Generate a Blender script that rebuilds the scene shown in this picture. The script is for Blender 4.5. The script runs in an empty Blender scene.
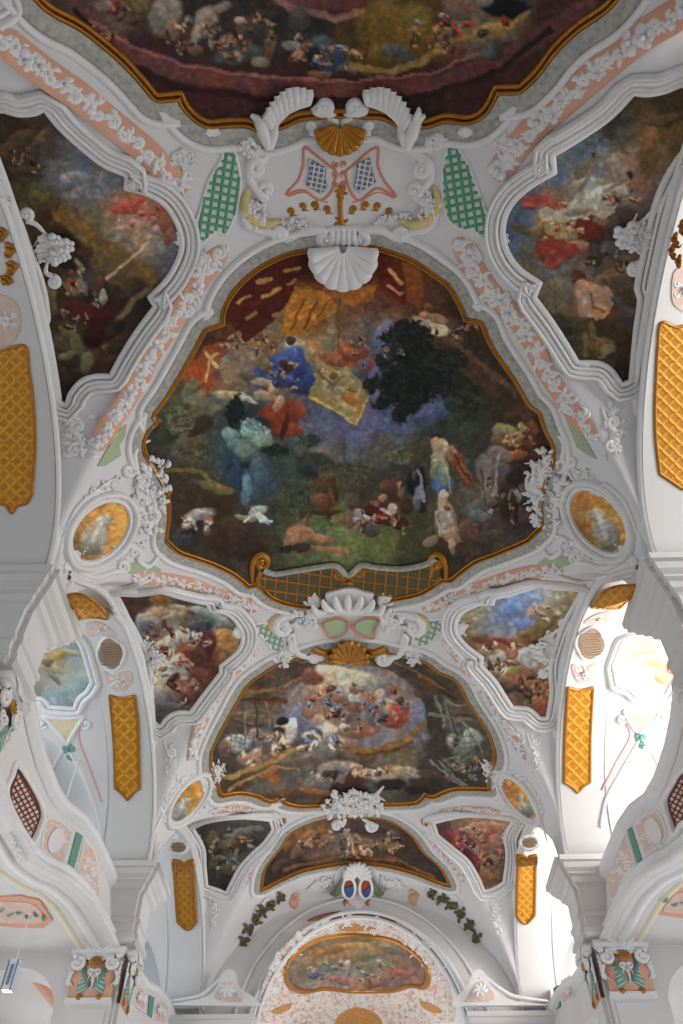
import bpy, math, random
import numpy as np
from mathutils import Vector, Matrix
from mathutils.geometry import delaunay_2d_cdt
ZO = 1.6                                   # eye height: all working coordinates are relative to the eye
FL, CX, CY, CAMX = 780.0, 341.5, 512.0, 0.1
def nrm(v): return v/np.linalg.norm(v)
_z = nrm(np.array([-1.5, 627, -780.])); _y = np.array([31.5, -970.3, -780.]); _y = nrm(_y-_z*_y.dot(_z)); _x = np.cross(_y, _z)
R = np.array([_x, _y, _z]); EYE = np.array([CAMX, 0, 0.])
def rays(p):
    p = np.atleast_2d(np.asarray(p, float)); d = np.stack([(p[:, 0]-CX)/FL, (CY-p[:, 1])/FL, -np.ones(len(p))], 1) @ R.T
    return d/np.linalg.norm(d, axis=1)[:, None]
def proj(P):
    c = (np.atleast_2d(P)-EYE) @ R; return np.stack([CX-FL*c[:, 0]/c[:, 2], CY+FL*c[:, 1]/c[:, 2]], 1)
# ------------------------------------------------------------------ the building's surfaces (F<0 inside the room)
W = 6.45; BAYS = [5.7, 17.8, 29.4]; HS = 5.4; HZ = 17.0; SZ = 12.0; YCH = 35.2
def arch_z(Y, apex, half=HS, foot=SZ-.1):
    Y = np.asarray(Y, float); b = np.array([-6.4]+BAYS); d = np.min(np.abs(Y[..., None]-b), axis=-1)
    return foot+(apex-foot)*np.sqrt(np.clip(1-(d/half)**2, 0, 1))
def vault_z(X, Y):
    a = np.abs(X)
    bar = SZ+(HZ-SZ)*np.sqrt(np.clip(1-(a/W)**2, 0, 1))
    bar = bar-np.clip(Y-31, 0, 9)**2*.035
    ap = 15.75+(W-a)*.16
    b = np.array([-6.4]+BAYS); d = np.min(np.abs(Y[..., None]-b), axis=-1)
    lun = SZ-.6+(ap-SZ+.6)*np.sqrt(np.clip(1-(d/(HS+.1))**2, 0, 1))
    k = .12; h = np.clip(.5+.5*(lun-bar)/k, 0, 1)
    z = bar*(1-h)+lun*h+k*h*(1-h)
    return np.where(a > W, SZ-(a-W)*12, z)
CA, CB, CF = 4.55, 5.1, 10.6                 # chancel arch half width, rise, spring
def chan(X, da=0.): return CF+(CB+da)*np.sqrt(np.clip(1-(X/(CA+da))**2, 0, 1))
def F_vault(P):
    f = P[:, 2]-vault_z(P[:, 0], P[:, 1])
    w = P[:, 1]-YCH; out = P[:, 2] > chan(P[:, 0])
    return np.where((w > 0) & out, np.maximum(f, w), f)
def F_wall(P): return P[:, 1]-YCH
def F_choir(P):
    Y = P[:, 1]; sh = np.clip(Y-44, 0, 9)
    r = 1+.02*0*Y
    q = np.sqrt((P[:, 0]/(CA-.15))**2+(np.clip(P[:, 2]-CF, 0, 99)/(CB+.1))**2+(sh/9.)**2)
    return q-1
SX = [W, 8.0]
def F_soff(P): return P[:, 2]-soff_z(np.abs(P[:, 0]), P[:, 1])
def soff_z(a, Y):
    t = np.clip((a-W)/1.45, 0, 1); return arch_z(Y, 15.25)*(1-t)+arch_z(Y, 15.5)*t
def gv_z(a, Y): return np.maximum(arch_z(Y, 15.5, HS-.05, SZ-.1), SZ-.6+3.5*np.sqrt(np.clip(1-((np.asarray(a)-10.15)/2.15)**2, 0, 1)))
def F_gv(P):
    a = np.abs(P[:, 0]); return np.where(a > 7.6, P[:, 2]-gv_z(a, P[:, 1]), -1)
RY = [13, 14.7, 15.9, 17.1, 18.5, 19.4, 20., 20.8, 22.7, 23.6]; RX = [7.4, 7.68, 7.88, 8.02, 8.07, 7.98, 7.66, 7.54, 7.5, 7.5]
BY = [13, 15, 17.2, 18.7, 19.3, 19.7, 20.6, 21.2, 23.6]; BX = [7.9, 8.1, 8.25, 8.2, 7.9, 7.5, 7.2, 7.1, 7.0]
def par_x(Y, z):
    t = np.clip((11.4-z)/2.1, 0, 1.); return np.interp(Y, RY, RX)*(1-t)+np.interp(Y, BY, BX)*t
def F_par(P):
    a = np.abs(P[:, 0]); return np.where(P[:, 2] < 12.5, a-par_x(P[:, 1], P[:, 2]), a-14)
def planeF(ax, v, s=1): return lambda P: (P[:, ax]-v)*s
SURF = dict(vault=F_vault, wall=F_wall, choir=F_choir, soff=F_soff, gv=F_gv, par=F_par)
def hit(px, surf, t0=6., t1=70., step=.5):
    F = SURF[surf] if isinstance(surf, str) else surf
    d = rays(px); n = len(d); lo = np.full(n, t0); hi = np.full(n, t1); done = np.zeros(n, bool); t = t0
    while t < t1 and not done.all():
        t2 = t+step; f = F(EYE+d*t2); m = (f >= 0) & ~done; hi[m] = t2; lo[m] = t; done |= m; t = t2
    for _ in range(22):
        mid = (lo+hi)/2; f = F(EYE+d*mid[:, None]); up = f >= 0; hi = np.where(up, mid, hi); lo = np.where(up, lo, mid)
    P = EYE+d*hi[:, None]; e = .02; G = np.zeros_like(P)
    for k in range(3):
        o = np.zeros(3); o[k] = e; G[:, k] = F(P+o)-F(P-o)
    N = -G/np.maximum(np.linalg.norm(G, axis=1), 1e-9)[:, None]
    s = np.sign(np.sum(N*(EYE-P), axis=1)); s[s == 0] = 1
    return P, N*s[:, None]
# ------------------------------------------------------------------ 2-D helpers
def cr(pts, closed=False, step=3.0):
    """smooth curve through points; a third value 1 marks a sharp corner"""
    n = len(pts); out = []; cor = [len(p) > 2 and p[2] == 1 for p in pts]; P = [np.array(p[:2], float) for p in pts]
    m = n if closed else n-1
    for i in range(m):
        a, b = P[i], P[(i+1) % n]
        p0 = P[i-1] if (closed or i > 0) and not cor[i] else a-(b-a)*.5
        p3 = P[(i+2) % n] if (closed or i+2 < n) and not cor[(i+1) % n] else b+(b-a)*.5
        L = np.linalg.norm(b-a); k = max(1, int(L/step))
        m1 = (b-p0)/2; m2 = (p3-a)/2
        for mm in (m1, m2):
            l = np.linalg.norm(mm)
            if l > L: mm *= L/l
        for j in range(k):
            t = j/k; out.append((2*t**3-3*t**2+1)*a+(t**3-2*t**2+t)*m1+(-2*t**3+3*t**2)*b+(t**3-t**2)*m2)
    if not closed: out.append(P[-1])
    return np.array(out)
def area(p): x, y = p[:, 0], p[:, 1]; return .5*np.sum(x*np.roll(y, -1)-y*np.roll(x, -1))
def inside(q, poly):
    x, y = q[:, 0], q[:, 1]; r = np.zeros(len(q), bool); j = len(poly)-1
    for i in range(len(poly)):
        xi, yi = poly[i]; xj, yj = poly[j]
        if yi != yj: r ^= ((yi > y) != (yj > y)) & (x < (xj-xi)*(y-yi)/(yj-yi)+xi)
        j = i
    return r
_rg = np.random.RandomState(7); _tab = _rg.rand(256, 256)
def vnoise(x, y):
    xi = np.floor(x).astype(int); yi = np.floor(y).astype(int); fx = x-xi; fy = y-yi; fx = fx*fx*(3-2*fx); fy = fy*fy*(3-2*fy)
    g = lambda a, b: _tab[a & 255, b & 255]
    return (g(xi, yi)*(1-fx)+g(xi+1, yi)*fx)*(1-fy)+(g(xi, yi+1)*(1-fx)+g(xi+1, yi+1)*fx)*fy
def fbm(x, y, o=3):
    s = 0; a = .5
    for k in range(o): s = s+a*vnoise(x*2**k+k*17.3, y*2**k+k*9.1); a *= .5
    return s/(1-.5**o)
# ------------------------------------------------------------------ scene helpers
COL = bpy.context.scene.collection
def lin(c): c = np.asarray(c, float)/255.; return np.where(c <= .04045, c/12.92, ((c+.055)/1.055)**2.4)
MATS = {}
def mat(name, rgb, rough=.7, metal=0., noise=.08, scale=6., bump=0., spec=.3, attr=None, emit=0.):
    if name in MATS: return MATS[name]
    m = bpy.data.materials.new(name); m.use_nodes = True; nt = m.node_tree; b = nt.nodes['Principled BSDF']
    b.inputs['Roughness'].default_value = rough; b.inputs['Metallic'].default_value = metal; b.inputs['Specular IOR Level'].default_value = spec
    tc = nt.nodes.new('ShaderNodeTexCoord'); nz = nt.nodes.new('ShaderNodeTexNoise'); nz.inputs['Scale'].default_value = scale; nz.inputs['Detail'].default_value = 4
    nt.links.new(tc.outputs['Object'], nz.inputs['Vector'])
    mr = nt.nodes.new('ShaderNodeMapRange'); mr.inputs[3].default_value = 1-noise*2; mr.inputs[4].default_value = 1+noise
    nt.links.new(nz.outputs['Fac'], mr.inputs[0])
    mx = nt.nodes.new('ShaderNodeVectorMath'); mx.operation = 'SCALE'
    if attr:
        at = nt.nodes.new('ShaderNodeAttribute'); at.attribute_name = attr; nt.links.new(at.outputs['Color'], mx.inputs[0])
    else: mx.inputs[0].default_value = tuple(lin(rgb))
    nt.links.new(mr.outputs[0], mx.inputs['Scale']); nt.links.new(mx.outputs[0], b.inputs['Base Color'])
    if bump:
        bp = nt.nodes.new('ShaderNodeBump'); bp.inputs['Strength'].default_value = bump; bp.inputs['Distance'].default_value = .03
        nt.links.new(nz.outputs['Fac'], bp.inputs['Height']); nt.links.new(bp.outputs[0], b.inputs['Normal'])
    if emit:
        b.inputs['Emission Color'].default_value = (*lin(rgb), 1); b.inputs['Emission Strength'].default_value = emit
    MATS[name] = m; return m
class MB:
    def __init__(s): s.v = []; s.f = []; s.c = []; s.n = 0
    def add(s, V, Fc, col=None):
        V = np.asarray(V, float); s.v.append(V); s.f += [tuple(int(i)+s.n for i in f) for f in Fc]; s.n += len(V)
        s.c.append(np.tile(lin(col), (len(V), 1)) if col is not None and np.ndim(col) == 1 else (col if col is not None else np.ones((len(V), 3))*.8))
    def build(s, name, m, parent=None, smooth=True, attr=False, origin=None):
        V = np.concatenate(s.v)+np.array([0, 0, ZO]); off = np.array(parent.location) if parent is not None and parent.parent is None else np.zeros(3)
        if parent is not None and parent.parent is not None: off = np.array(parent.parent.location)+np.array(parent.location)
        V = V-off
        me = bpy.data.meshes.new(name); me.from_pydata(V.tolist(), [], s.f); me.update()
        if attr:
            ca = me.color_attributes.new('Col', 'FLOAT_COLOR', 'POINT'); C = np.concatenate(s.c); C = np.concatenate([C, np.ones((len(C), 1))], 1)
            ca.data.foreach_set('color', C.astype(np.float32).ravel())
        if smooth: me.polygons.foreach_set('use_smooth', [True]*len(me.polygons))
        me.materials.append(m); o = bpy.data.objects.new(name, me); COL.objects.link(o)
        if parent is not None: o.parent = parent
        return o
def tag(o, label=None, cat=None, group=None, kind=None):
    if label: o['label'] = label
    if cat: o['category'] = cat
    if group: o['group'] = group
    if kind: o['kind'] = kind
    return o
def empty(name, P, label, cat, group=None):
    o = bpy.data.objects.new(name, None); COL.objects.link(o); P = np.asarray(P, float).reshape(3)
    o.location = (P[0], P[1], P[2]+ZO); o.empty_display_size = .2; return tag(o, label, cat, group)
# ---- shapes
def sweep(mb, P, N, prof, closed=False, scale=None, cap=True, col=None):
    """profile [(u,v)] swept along P; u lateral (T x N), v along N"""
    P = np.asarray(P); n = len(P)
    T = (np.roll(P, -1, 0)-np.roll(P, 1, 0)) if closed else np.gradient(P, axis=0)
    T /= np.maximum(np.linalg.norm(T, axis=1), 1e-9)[:, None]
    L = np.cross(T, N); L /= np.maximum(np.linalg.norm(L, axis=1), 1e-9)[:, None]
    sc = np.ones(n) if scale is None else np.asarray(scale)
    pr = np.array(prof); k = len(pr)
    V = (P[:, None]+L[:, None]*(pr[None, :, :1]*sc[:, None, None])+N[:, None]*(pr[None, :, 1:]*sc[:, None, None])).reshape(-1, 3)
    Fc = []
    for i in range(n if closed else n-1):
        j = (i+1) % n
        for a in range(k-1): Fc.append((i*k+a, i*k+a+1, j*k+a+1, j*k+a))
    mb.add(V, Fc, col)
def halfround(u0, u1, h, k=6):
    c = (u0+u1)/2; r = (u1-u0)/2; return [(c-r*math.cos(math.pi*i/k), h*math.sin(math.pi*i/k)) for i in range(k+1)]
def tube(mb, P, N, r, taper=None, k=6, col=None, lift=0.):
    """round bead lying on the surface"""
    pr = [(-1, 0.), (-.8, .62), (-.35, .98), (.35, .98), (.8, .62), (1, 0.)]
    sc = np.full(len(P), r) if taper is None else r*np.asarray(taper)
    sweep(mb, np.asarray(P)+np.asarray(N)*lift, N, pr, scale=sc, col=col)
def ball(mb, c, r, n=None, seg=8, rings=5, col=None, sq=1.0):
    V = [];
    for i in range(rings+1):
        th = math.pi*i/rings
        for j in range(seg):
            ph = 2*math.pi*j/seg; V.append((math.sin(th)*math.cos(ph), math.sin(th)*math.sin(ph), math.cos(th)*sq))
    V = np.array(V)*r
    if n is not None:
        n = nrm(np.asarray(n)); a = nrm(np.cross(n, [0.3, 1, .1])); b = np.cross(n, a); V = V[:, :1]*a+V[:, 1:2]*b+V[:, 2:]*n
    Fc = [(i*seg+j, i*seg+(j+1) % seg, (i+1)*seg+(j+1) % seg, (i+1)*seg+j) for i in range(rings) for j in range(seg)]
    mb.add(V+np.asarray(c), Fc, col)
def box(mb, x0, x1, y0, y1, z0, z1, col=None):
    V = [(x, y, z) for x in (x0, x1) for y in (y0, y1) for z in (z0, z1)]
    mb.add(V, [(0, 1, 3, 2), (4, 6, 7, 5), (0, 4, 5, 1), (2, 3, 7, 6), (0, 2, 6, 4), (1, 5, 7, 3)], col)
def frame_at(px, surf):
    """P, normal, metres per picture unit right / down along the surface"""
    q = np.array([px, (px[0]+1, px[1]), (px[0], px[1]+1)], float); P, N = hit(q, surf); return P[0], N[0], P[1]-P[0], P[2]-P[0]
def plate(mb, poly, surf, h=.04, smooth=True, step=3., grid=6., colf=None, hf=None, side=.0):
    """a raised plate filling a traced outline"""
    b = cr(poly, True, step) if smooth else np.array([p[:2] for p in poly], float)
    if area(b) < 0: b = b[::-1]
    x0, y0 = b.min(0); x1, y1 = b.max(0)
    gx, gy = np.meshgrid(np.arange(x0+grid/2, x1, grid), np.arange(y0+grid/2, y1, grid)); g = np.stack([gx.ravel(), gy.ravel()], 1)
    if len(g): g = g[inside(g, b)]
    if len(g):
        dm = np.min(np.linalg.norm(g[:, None]-b[None], axis=2), axis=1); g = g[dm > grid*.35]
    n = len(b); allp = np.concatenate([b, g]) if len(g) else b
    r = delaunay_2d_cdt([Vector(p) for p in allp], [(i, (i+1) % n) for i in range(n)], [], 1, 1e-4)
    vv = np.array([tuple(v) for v in r[0]]); P, N = hit(vv, surf)
    hh = np.full(len(vv), h) if hf is None else h+hf(vv)
    col = colf(vv) if colf is not None else None
    mb.add(P+N*hh[:, None], r[2], col)
    Pb, Nb = hit(b, surf); V = np.concatenate([Pb+Nb*h, Pb-Nb*.02]); mb.add(V, [(i, (i+1) % n, n+(i+1) % n, n+i) for i in range(n)], None if col is None else np.tile(col.mean(0), (2*n, 1)))
def gridpanel(mb, poly, surf, step, colf, h=.02, hf=None):
    b = cr(poly, True, 2.); x0, y0 = b.min(0); x1, y1 = b.max(0)
    nx = int((x1-x0)/step)+2; ny = int((y1-y0)/step)+2
    gx, gy = np.meshgrid(x0+np.arange(nx)*step, y0+np.arange(ny)*step); q = np.stack([gx.ravel(), gy.ravel()], 1)
    ins = inside(q, b).reshape(ny, nx); keep = ins.copy()
    for sy in (-1, 0, 1):
        for sx in (-1, 0, 1): keep |= np.roll(np.roll(ins, sy, 0), sx, 1)
    idx = -np.ones(ny*nx, int); kk = np.flatnonzero(keep.ravel()); idx[kk] = np.arange(len(kk)); I = idx.reshape(ny, nx)
    a, b2, c, d = I[:-1, :-1], I[:-1, 1:], I[1:, 1:], I[1:, :-1]; ok = (a >= 0) & (b2 >= 0) & (c >= 0) & (d >= 0) & (ins[:-1, :-1] | ins[1:, 1:] | ins[1:, :-1] | ins[:-1, 1:])
    Fc = np.stack([a[ok], b2[ok], c[ok], d[ok]], 1).tolist(); qq = q[kk]; P, N = hit(qq, surf)
    hh = h if hf is None else (h+hf(qq))[:, None]
    mb.add(P+N*hh, Fc, colf(qq))
# ---- painting
SAT = .74
def paint(base, shapes, gain, warp=3.0, ns=.045, contrast=.17, soft=.3, cell=7., facet=.14, folds=True):
    B = np.array([b[:2] for b in base], float); C = np.array([b[2:] for b in base], float)
    def f(q):
        x, y = q[:, 0].copy(), q[:, 1].copy()
        wx = x+warp*1.0*(fbm(x*ns*2, y*ns*2, 3)-.5)*2; wy = y+warp*1.0*(fbm(x*ns*2+50, y*ns*2+31, 3)-.5)*2
        wx2 = x+warp*3.5*(fbm(x*ns+9, y*ns, 3)-.5)*2; wy2 = y+warp*3.5*(fbm(x*ns+70, y*ns+11, 3)-.5)*2
        cs = cell; jx = np.floor(wx2/cs); jy = np.floor(wy2/cs); bd = np.full(len(x), 1e9); sx_ = wx2.copy(); sy_ = wy2.copy(); bj = np.zeros(len(x))
        for ox in (-1, 0, 1):
            for oy in (-1, 0, 1):
                ix = (jx+ox).astype(int); iy = (jy+oy).astype(int); r1 = _tab[ix & 255, iy & 255]; r2 = _tab[(ix*3+7) & 255, (iy*5+11) & 255]
                px_ = (ix+r1)*cs; py_ = (iy+r2)*cs; dx_ = wx2-px_; dy_ = wy2-py_; ang_ = r1*6.28; u_ = dx_*np.cos(ang_)+dy_*np.sin(ang_); v_ = -dx_*np.sin(ang_)+dy_*np.cos(ang_); dd = u_*u_*.5+v_*v_*1.6
                m_ = dd < bd; bd = np.where(m_, dd, bd); sx_ = np.where(m_, px_, sx_); sy_ = np.where(m_, py_, sy_); bj = np.where(m_, _tab[(ix*7+3) & 255, (iy*3+1) & 255], bj)
        wx2 = sx_*.45+wx2*.55; wy2 = sy_*.45+wy2*.55
        d = (wx2[:, None]-B[None, :, 0])**2+(wy2[:, None]-B[None, :, 1])**2; w = 1/(d+4)**2; c = (w @ C)/w.sum(1)[:, None]; c = c*(1+facet*(bj-.5))[:, None]
        for s in shapes:
            if s[0] == 'f':
                cx, cy, rx, ry = s[1:5]; col = np.array(s[5], float); r = np.hypot((wx-cx)/rx, (wy-cy)/ry); nn = fbm(x*.3, y*.3, 3)
                m = np.clip((1.25-r-(1-nn)*.75)*7, 0, 1); col = col[None]*(.55+1.0*fbm(x*.5+5, y*.5, 2))[:, None]
            elif s[0] == 'p':
                pl = np.array(s[1], float); m = inside(np.stack([wx, wy], 1), pl).astype(float); col = np.array(s[2], float)
            elif s[0] == 'l':
                pl = np.array(s[1], float); m = np.zeros(len(x)); col = np.array(s[3], float)
                for i in range(len(pl)-1):
                    a, b = pl[i], pl[i+1]; ab = b-a; t = np.clip(((wx-a[0])*ab[0]+(wy-a[1])*ab[1])/max(ab.dot(ab), 1e-6), 0, 1)
                    dd = np.hypot(wx-a[0]-t*ab[0], wy-a[1]-t*ab[1]); m = np.maximum(m, np.clip((s[2]-dd)/(s[2]*.5)+.5, 0, 1))
            else:
                cx, cy, rx, ry, an = s[:5]; col = np.array(s[5:8], float); ca, sa = math.cos(math.radians(an)), math.sin(math.radians(an))
                u = ((wx-cx)*ca+(wy-cy)*sa)/rx; v = (-(wx-cx)*sa+(wy-cy)*ca)/ry; r = np.sqrt(u*u+v*v); m = np.clip((1-r)/soft+.5, 0, 1)
                col = col[None]*(1+.22*(-v-.2*u))[:, None] if abs(v).max() < 1e9 else col
                col = np.where(m[:, None] > 0, col, 0)
            c = c*(1-m[:, None])+col*m[:, None]
        fold = fbm(wx*.08+wy*.17, wy*.05-wx*.12, 2); c = c*(1+.2*(np.abs(fold-.5)*4-.42))[:, None] if folds else c
        n = fbm(x*.16, y*.16, 4)-.5; n2 = fbm(wx*.5+3, wy*.5, 2)-.5
        c = c*(1+contrast*1.6*n+contrast*1.3*n2)[:, None]
        mm_ = c.mean(1)[:, None]; c = mm_+SAT*(c-mm_)
        hue = fbm(x*.07+40, y*.07+8, 2)-.5; c = c*np.stack([1+.25*hue, 1+0*hue, 1-.25*hue], 1)
        return np.clip(lin(np.clip(c, 0, 255))*gain, 0.004, .92)
    return f
# ================================================================== traced outlines
F1 = [(312,252),(291,255.5),(268,265),(249,278),(234,294),(225.4,311),(224,325,1),(206,331,1),(197.5,347),(186,367),(167,398),(153.7,415.6,1),(161,420,1),(148,433),(145,449),(157,470),(168,492),(170,515),(167,538.6,1),(178.6,549),(193,554.5),(215,562.5),(235,572.5),(249,584,1),(258,581,1),(272.7,595.6),(293,602.5),(318,605),(345,602),(372,603),(390,598),(420,591),(441,578,1),(450,578,1),(473,560.5),(494,552),(511,545),(527,538,1),(541.6,524,1),(540,505),(545,480),(552,460),(552,445),(544.5,430),(538.6,412.7,1),(528.5,405),(513.5,380),(504,367),(489,344),(480.6,323.5,1),(464.5,320.6,1),(458.6,306),(448,288),(434,277),(413,263),(393,255),(372,249.5),(342,248)]
F0 = [(44,0),(79,20.5),(102.5,38),(126,58.6),(143.5,77.6),(156.7,93.7,1),(181.6,91.4,1),(189,106),(206,119.5),(227,118.6),(248,119),(262,124.5),(282,120),(297,113),(317,110.5),(340,110),(361,110),(384,111),(401.5,119),(425,120),(445,114),(469,115.7),(483.5,107),(494.7,85.5,1),(519.6,85,1),(535.7,69),(553,46),(576.7,23.4),(609,0),(630,-35),(640,-100),(600,-190),(480,-270),(330,-300),(180,-260),(60,-190),(10,-100),(15,-40)]
F2 = [(299,658.6),(278.6,664.5),(264,673),(249,684),(234.6,707),(220,733),(212,750,1),(212,765),(219,785,1),(222,793),(240,791),(258,794),(271,799.5),(282,793,1),(285,800.5),(300,804.5),(324,803.5),(350,803),(391,802.5),(416,800.6),(424.5,792,1),(432,795),(451,787.5),(472,786.5),(488,787,1),(488,772),(494,755),(491,740),(485,727),(467,701),(455.6,681),(438,671.8),(423,661.5),(400,656),(375,651),(345,650),(320,652)]
F3 = [(292.7,832),(314,822),(328,819),(350,817.5),(380.5,818.5),(394.6,823),(412,835.7),(423,851.5),(440,867),(449,884,1),(434,879),(417,872),(386,864),(350,861),(306,868),(287.7,875),(262,888,1),(266,867),(282,846)]
L1L = [(0,111),(17.6,115),(35,114),(44,110,1),(58.6,128),(79,147),(102.5,165.5),(126,175.7,1),(124.5,189,1),(146,194.6),(164,206),(175.7,224),(180,240),(178,255),(167,276.6),(148,297,1),(153.7,306,1),(134.7,332),(120,355.7),(110,374.7,1),(96.6,374.6),(82,379),(70,392),(66,404,1),(58,399.5,1),(55.6,380),(51,344),(48,326),(49.8,317.6),(44,282),(28,238.6),(17.6,209),(9,191.7),(-6,178),(-30,168),(-34,140),(-20,118)]
L1R = [(683,85),(664.5,92),(647,95),(634,93.7,1),(612,117),(585.5,136),(554.7,155,1),(556,172.8,1),(535.7,184.5),(517,200),(507,217),(505,236),(510,253),(521,268),(541.6,282.5,1),(535.7,297,1),(553,320.6),(568,344),(578,361,1),(600,362),(612,369),(622,383.4,1),(629.4,380,1),(631,362),(633.8,332),(638,300),(635,288),(641,256),(650,215),(658.7,189),(670,167),(685,148),(712,132),(714,100),(700,84)]
L2L = [(115.6,596.5),(139,595),(161,592,1),(183,598.6),(206.4,604,1),(209,610,1),(227,614.7),(237,625),(241.6,635),(238,649),(219.6,665,1),(219.6,672,1),(206.4,689),(196,703),(190,711,1),(177,711),(167,716),(160,725,1),(155,721.6,1),(153,692),(150.8,657),(142,639.6),(130,617.6)]
L2R = [(580.7,590,1),(558,588),(539,585.4,1),(517,592.7),(495,598.6,1),(493.7,604,1),(479,605),(465,611.7),(458.6,620),(458,632),(467,644),(483.5,657,1),(482,664.5,1),(496.6,680.6),(507,697),(513,706,1),(529,707.5),(540.5,717,1),(546.4,717,1),(550,692),(548.8,668.8),(552,651),(561,625),(572.8,604.4)]
L3L = [(194,827.7,1),(211,820.5),(232,817.5),(251,818.5),(269,820.5,1),(271.7,829,1),(263,841.5),(251.4,852),(238.5,867),(229,884.6,1),(226,891.4,1),(217,888),(207.7,885,1),(206,866),(204.6,847.7)]
L3R = [(435,823,1),(463,816.5),(487.7,816),(512,820,1),(504.6,835),(506,857),(503,881.5,1),(494,887),(484.6,890,1),(480,878.5),(469,860),(454,847),(438.5,834,1)]
CH = [(285,968),(292,957),(310,943),(330,936.5),(355,934.5),(380,937),(400,943),(418,956),(428,971),(424,985),(410,984),(393,989),(375,990),(352,990),(325,987),(305,990),(290,984)]
M = {}
M['stucco'] = mat('white_stucco', (222,222,224), .75, noise=.04, scale=1.2, bump=.05)
M['wall'] = mat('lime_plaster', (218,217,217), .8, noise=.03, scale=.8)
M['relief'] = mat('stucco_relief', (230,230,231), .42, noise=.06, scale=5, bump=.1, spec=.5)
M['gilt'] = mat('gilding', (184,122,36), .38, metal=.5, noise=.25, scale=7, bump=.2, spec=.5)
M['leaf'] = mat('painted_leaf_band', (184,184,178), .7, noise=.35, scale=9, bump=.8)
M['peach'] = mat('peach_plaster', (226,172,148), .8, noise=.1, scale=2)
M['green'] = mat('pale_green_plaster', (170,190,155), .8, noise=.06, scale=2)
M['paint'] = mat('fresco_paint', (128,128,128), .65, noise=.05, scale=12, attr='Col', spec=.15)
M['floor'] = mat('limestone_floor', (205,195,182), .6, noise=.1, scale=.6)
M['brown'] = mat('lattice_wood', (110,62,45), .6, noise=.15, scale=8)
M['pink'] = mat('pink_line_paint', (222,170,165), .8)
M['teal'] = mat('teal_paint', (120,172,160), .75, noise=.12, scale=6)
M['cord'] = mat('cord_metal', (225,225,225), .4)
M['dark'] = mat('shadowed_plaster', (150,140,135), .85)
# ================================================================== setting
def heightmesh(name, xs, ys, fz, keep=None, m=None):
    X, Y = np.meshgrid(xs, ys); Z = fz(X.ravel(), Y.ravel()); V = np.stack([X.ravel(), Y.ravel(), Z], 1); nx = len(xs)
    Fc = [(j*nx+i, j*nx+i+1, (j+1)*nx+i+1, (j+1)*nx+i) for j in range(len(ys)-1) for i in range(nx-1) if keep is None or keep(X[j, i], Y[j, i], V[j*nx+i, 2])]
    mb = MB(); mb.add(V, Fc); return tag(mb.build(name, m or M['stucco']), kind='structure')
th = np.linspace(-math.pi/2, math.pi/2, 121); xs = W*np.sin(th)
heightmesh('ceiling', xs, np.arange(-10, YCH+.11, .12), vault_z)
# spandrel walls over the arcade arches, their soffits, archivolt mouldings and the gallery vaults
for sd, sn in ((-1, 'left'), (1, 'right')):
    mb = MB(); ys = np.arange(-10, YCH+.1, .15); lo = arch_z(ys, 15.25); hi = vault_z(np.full(len(ys), W-.001), ys)+.15; hi = np.maximum(hi, lo+.02)
    n = len(ys); V = np.concatenate([np.stack([np.full(n, sd*W), ys, lo], 1), np.stack([np.full(n, sd*W), ys, hi], 1)])
    mb.add(V, [(i, i+1, n+i+1, n+i) for i in range(n-1)]); tag(mb.build('wall_'+sn, M['wall']), kind='structure')
    mb = MB(); a = np.linspace(W, 7.9, 5); A, Y = np.meshgrid(a, ys); Z = soff_z(A.ravel(), Y.ravel())
    mb.add(np.stack([sd*A.ravel(), Y.ravel(), Z], 1), [(j*5+i, j*5+i+1, j*5+i+6, j*5+i+5) for j in range(n-1) for i in range(4)])
    tag(mb.build('ceiling_arch_'+sn, M['wall']), kind='structure')
    # groined vault over the gallery
    mb = MB(); a = np.concatenate([[7.9, 7.95], np.linspace(8.0, 12.4, 60)]); na = len(a); ys2 = np.arange(-10, YCH+.1, .1); A, Y = np.meshgrid(a, ys2); n2 = len(ys2)
    Z = gv_z(A.ravel(), Y.ravel())
    mb.add(np.stack([sd*A.ravel(), Y.ravel(), Z], 1), [(j*na+i, j*na+i+1, j*na+i+na+1, j*na+i+na) for j in range(n2-1) for i in range(na-1)])
    tag(mb.build('ceiling_gallery_'+sn, M['wall']), kind='structure')
# floor
mb = MB(); box(mb, -14, 14, -14, 52, -1.75, -1.6); tag(mb.build('floor', M['floor'], smooth=False), kind='structure')
# outer walls with tall window openings (daylight comes in through them)
k = 0
for sd, sn in ((-1, 'left'), (1, 'right')):
    mb = MB(); x0, x1 = sd*12.4, sd*12.9
    yb = [-10]
    for c in (-6.4, 5.7, 17.8, 29.4): yb += [c-2.2, c+2.2]
    yb += [YCH+1]
    for i in range(len(yb)-1):
        if i % 2 == 0: box(mb, min(x0, x1), max(x0, x1), yb[i], yb[i+1], -1.6, 16)
        else:
            for z0, z1 in ((-1.6, .4), (6.2, 11.2), (15.0, 16)): box(mb, min(x0, x1), max(x0, x1), yb[i], yb[i+1], z0, z1)
    tag(mb.build('wall_outer_'+sn, M['wall'], smooth=False), kind='structure')
mb = MB(); box(mb, -12.9, 12.9, -10.4, -9.9, -1.6, 8); box(mb, -12.9, -2.5, -10.4, -9.9, 8, 16); box(mb, 2.5, 12.9, -10.4, -9.9, 8, 16); box(mb, -2.5, 2.5, -10.4, -9.9, 13, 18); tag(mb.build('wall_back', M['wall'], smooth=False), kind='structure')
for sd, sn in ((-1, 'left'), (1, 'right')):
    mb = MB(); x0, x1 = sorted((sd*6.5, sd*12.9)); box(mb, x0, x1, YCH+.5, YCH+.9, -1.6, 16.2); tag(mb.build('wall_end_'+sn, M['wall'], smooth=False), kind='structure')
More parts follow.
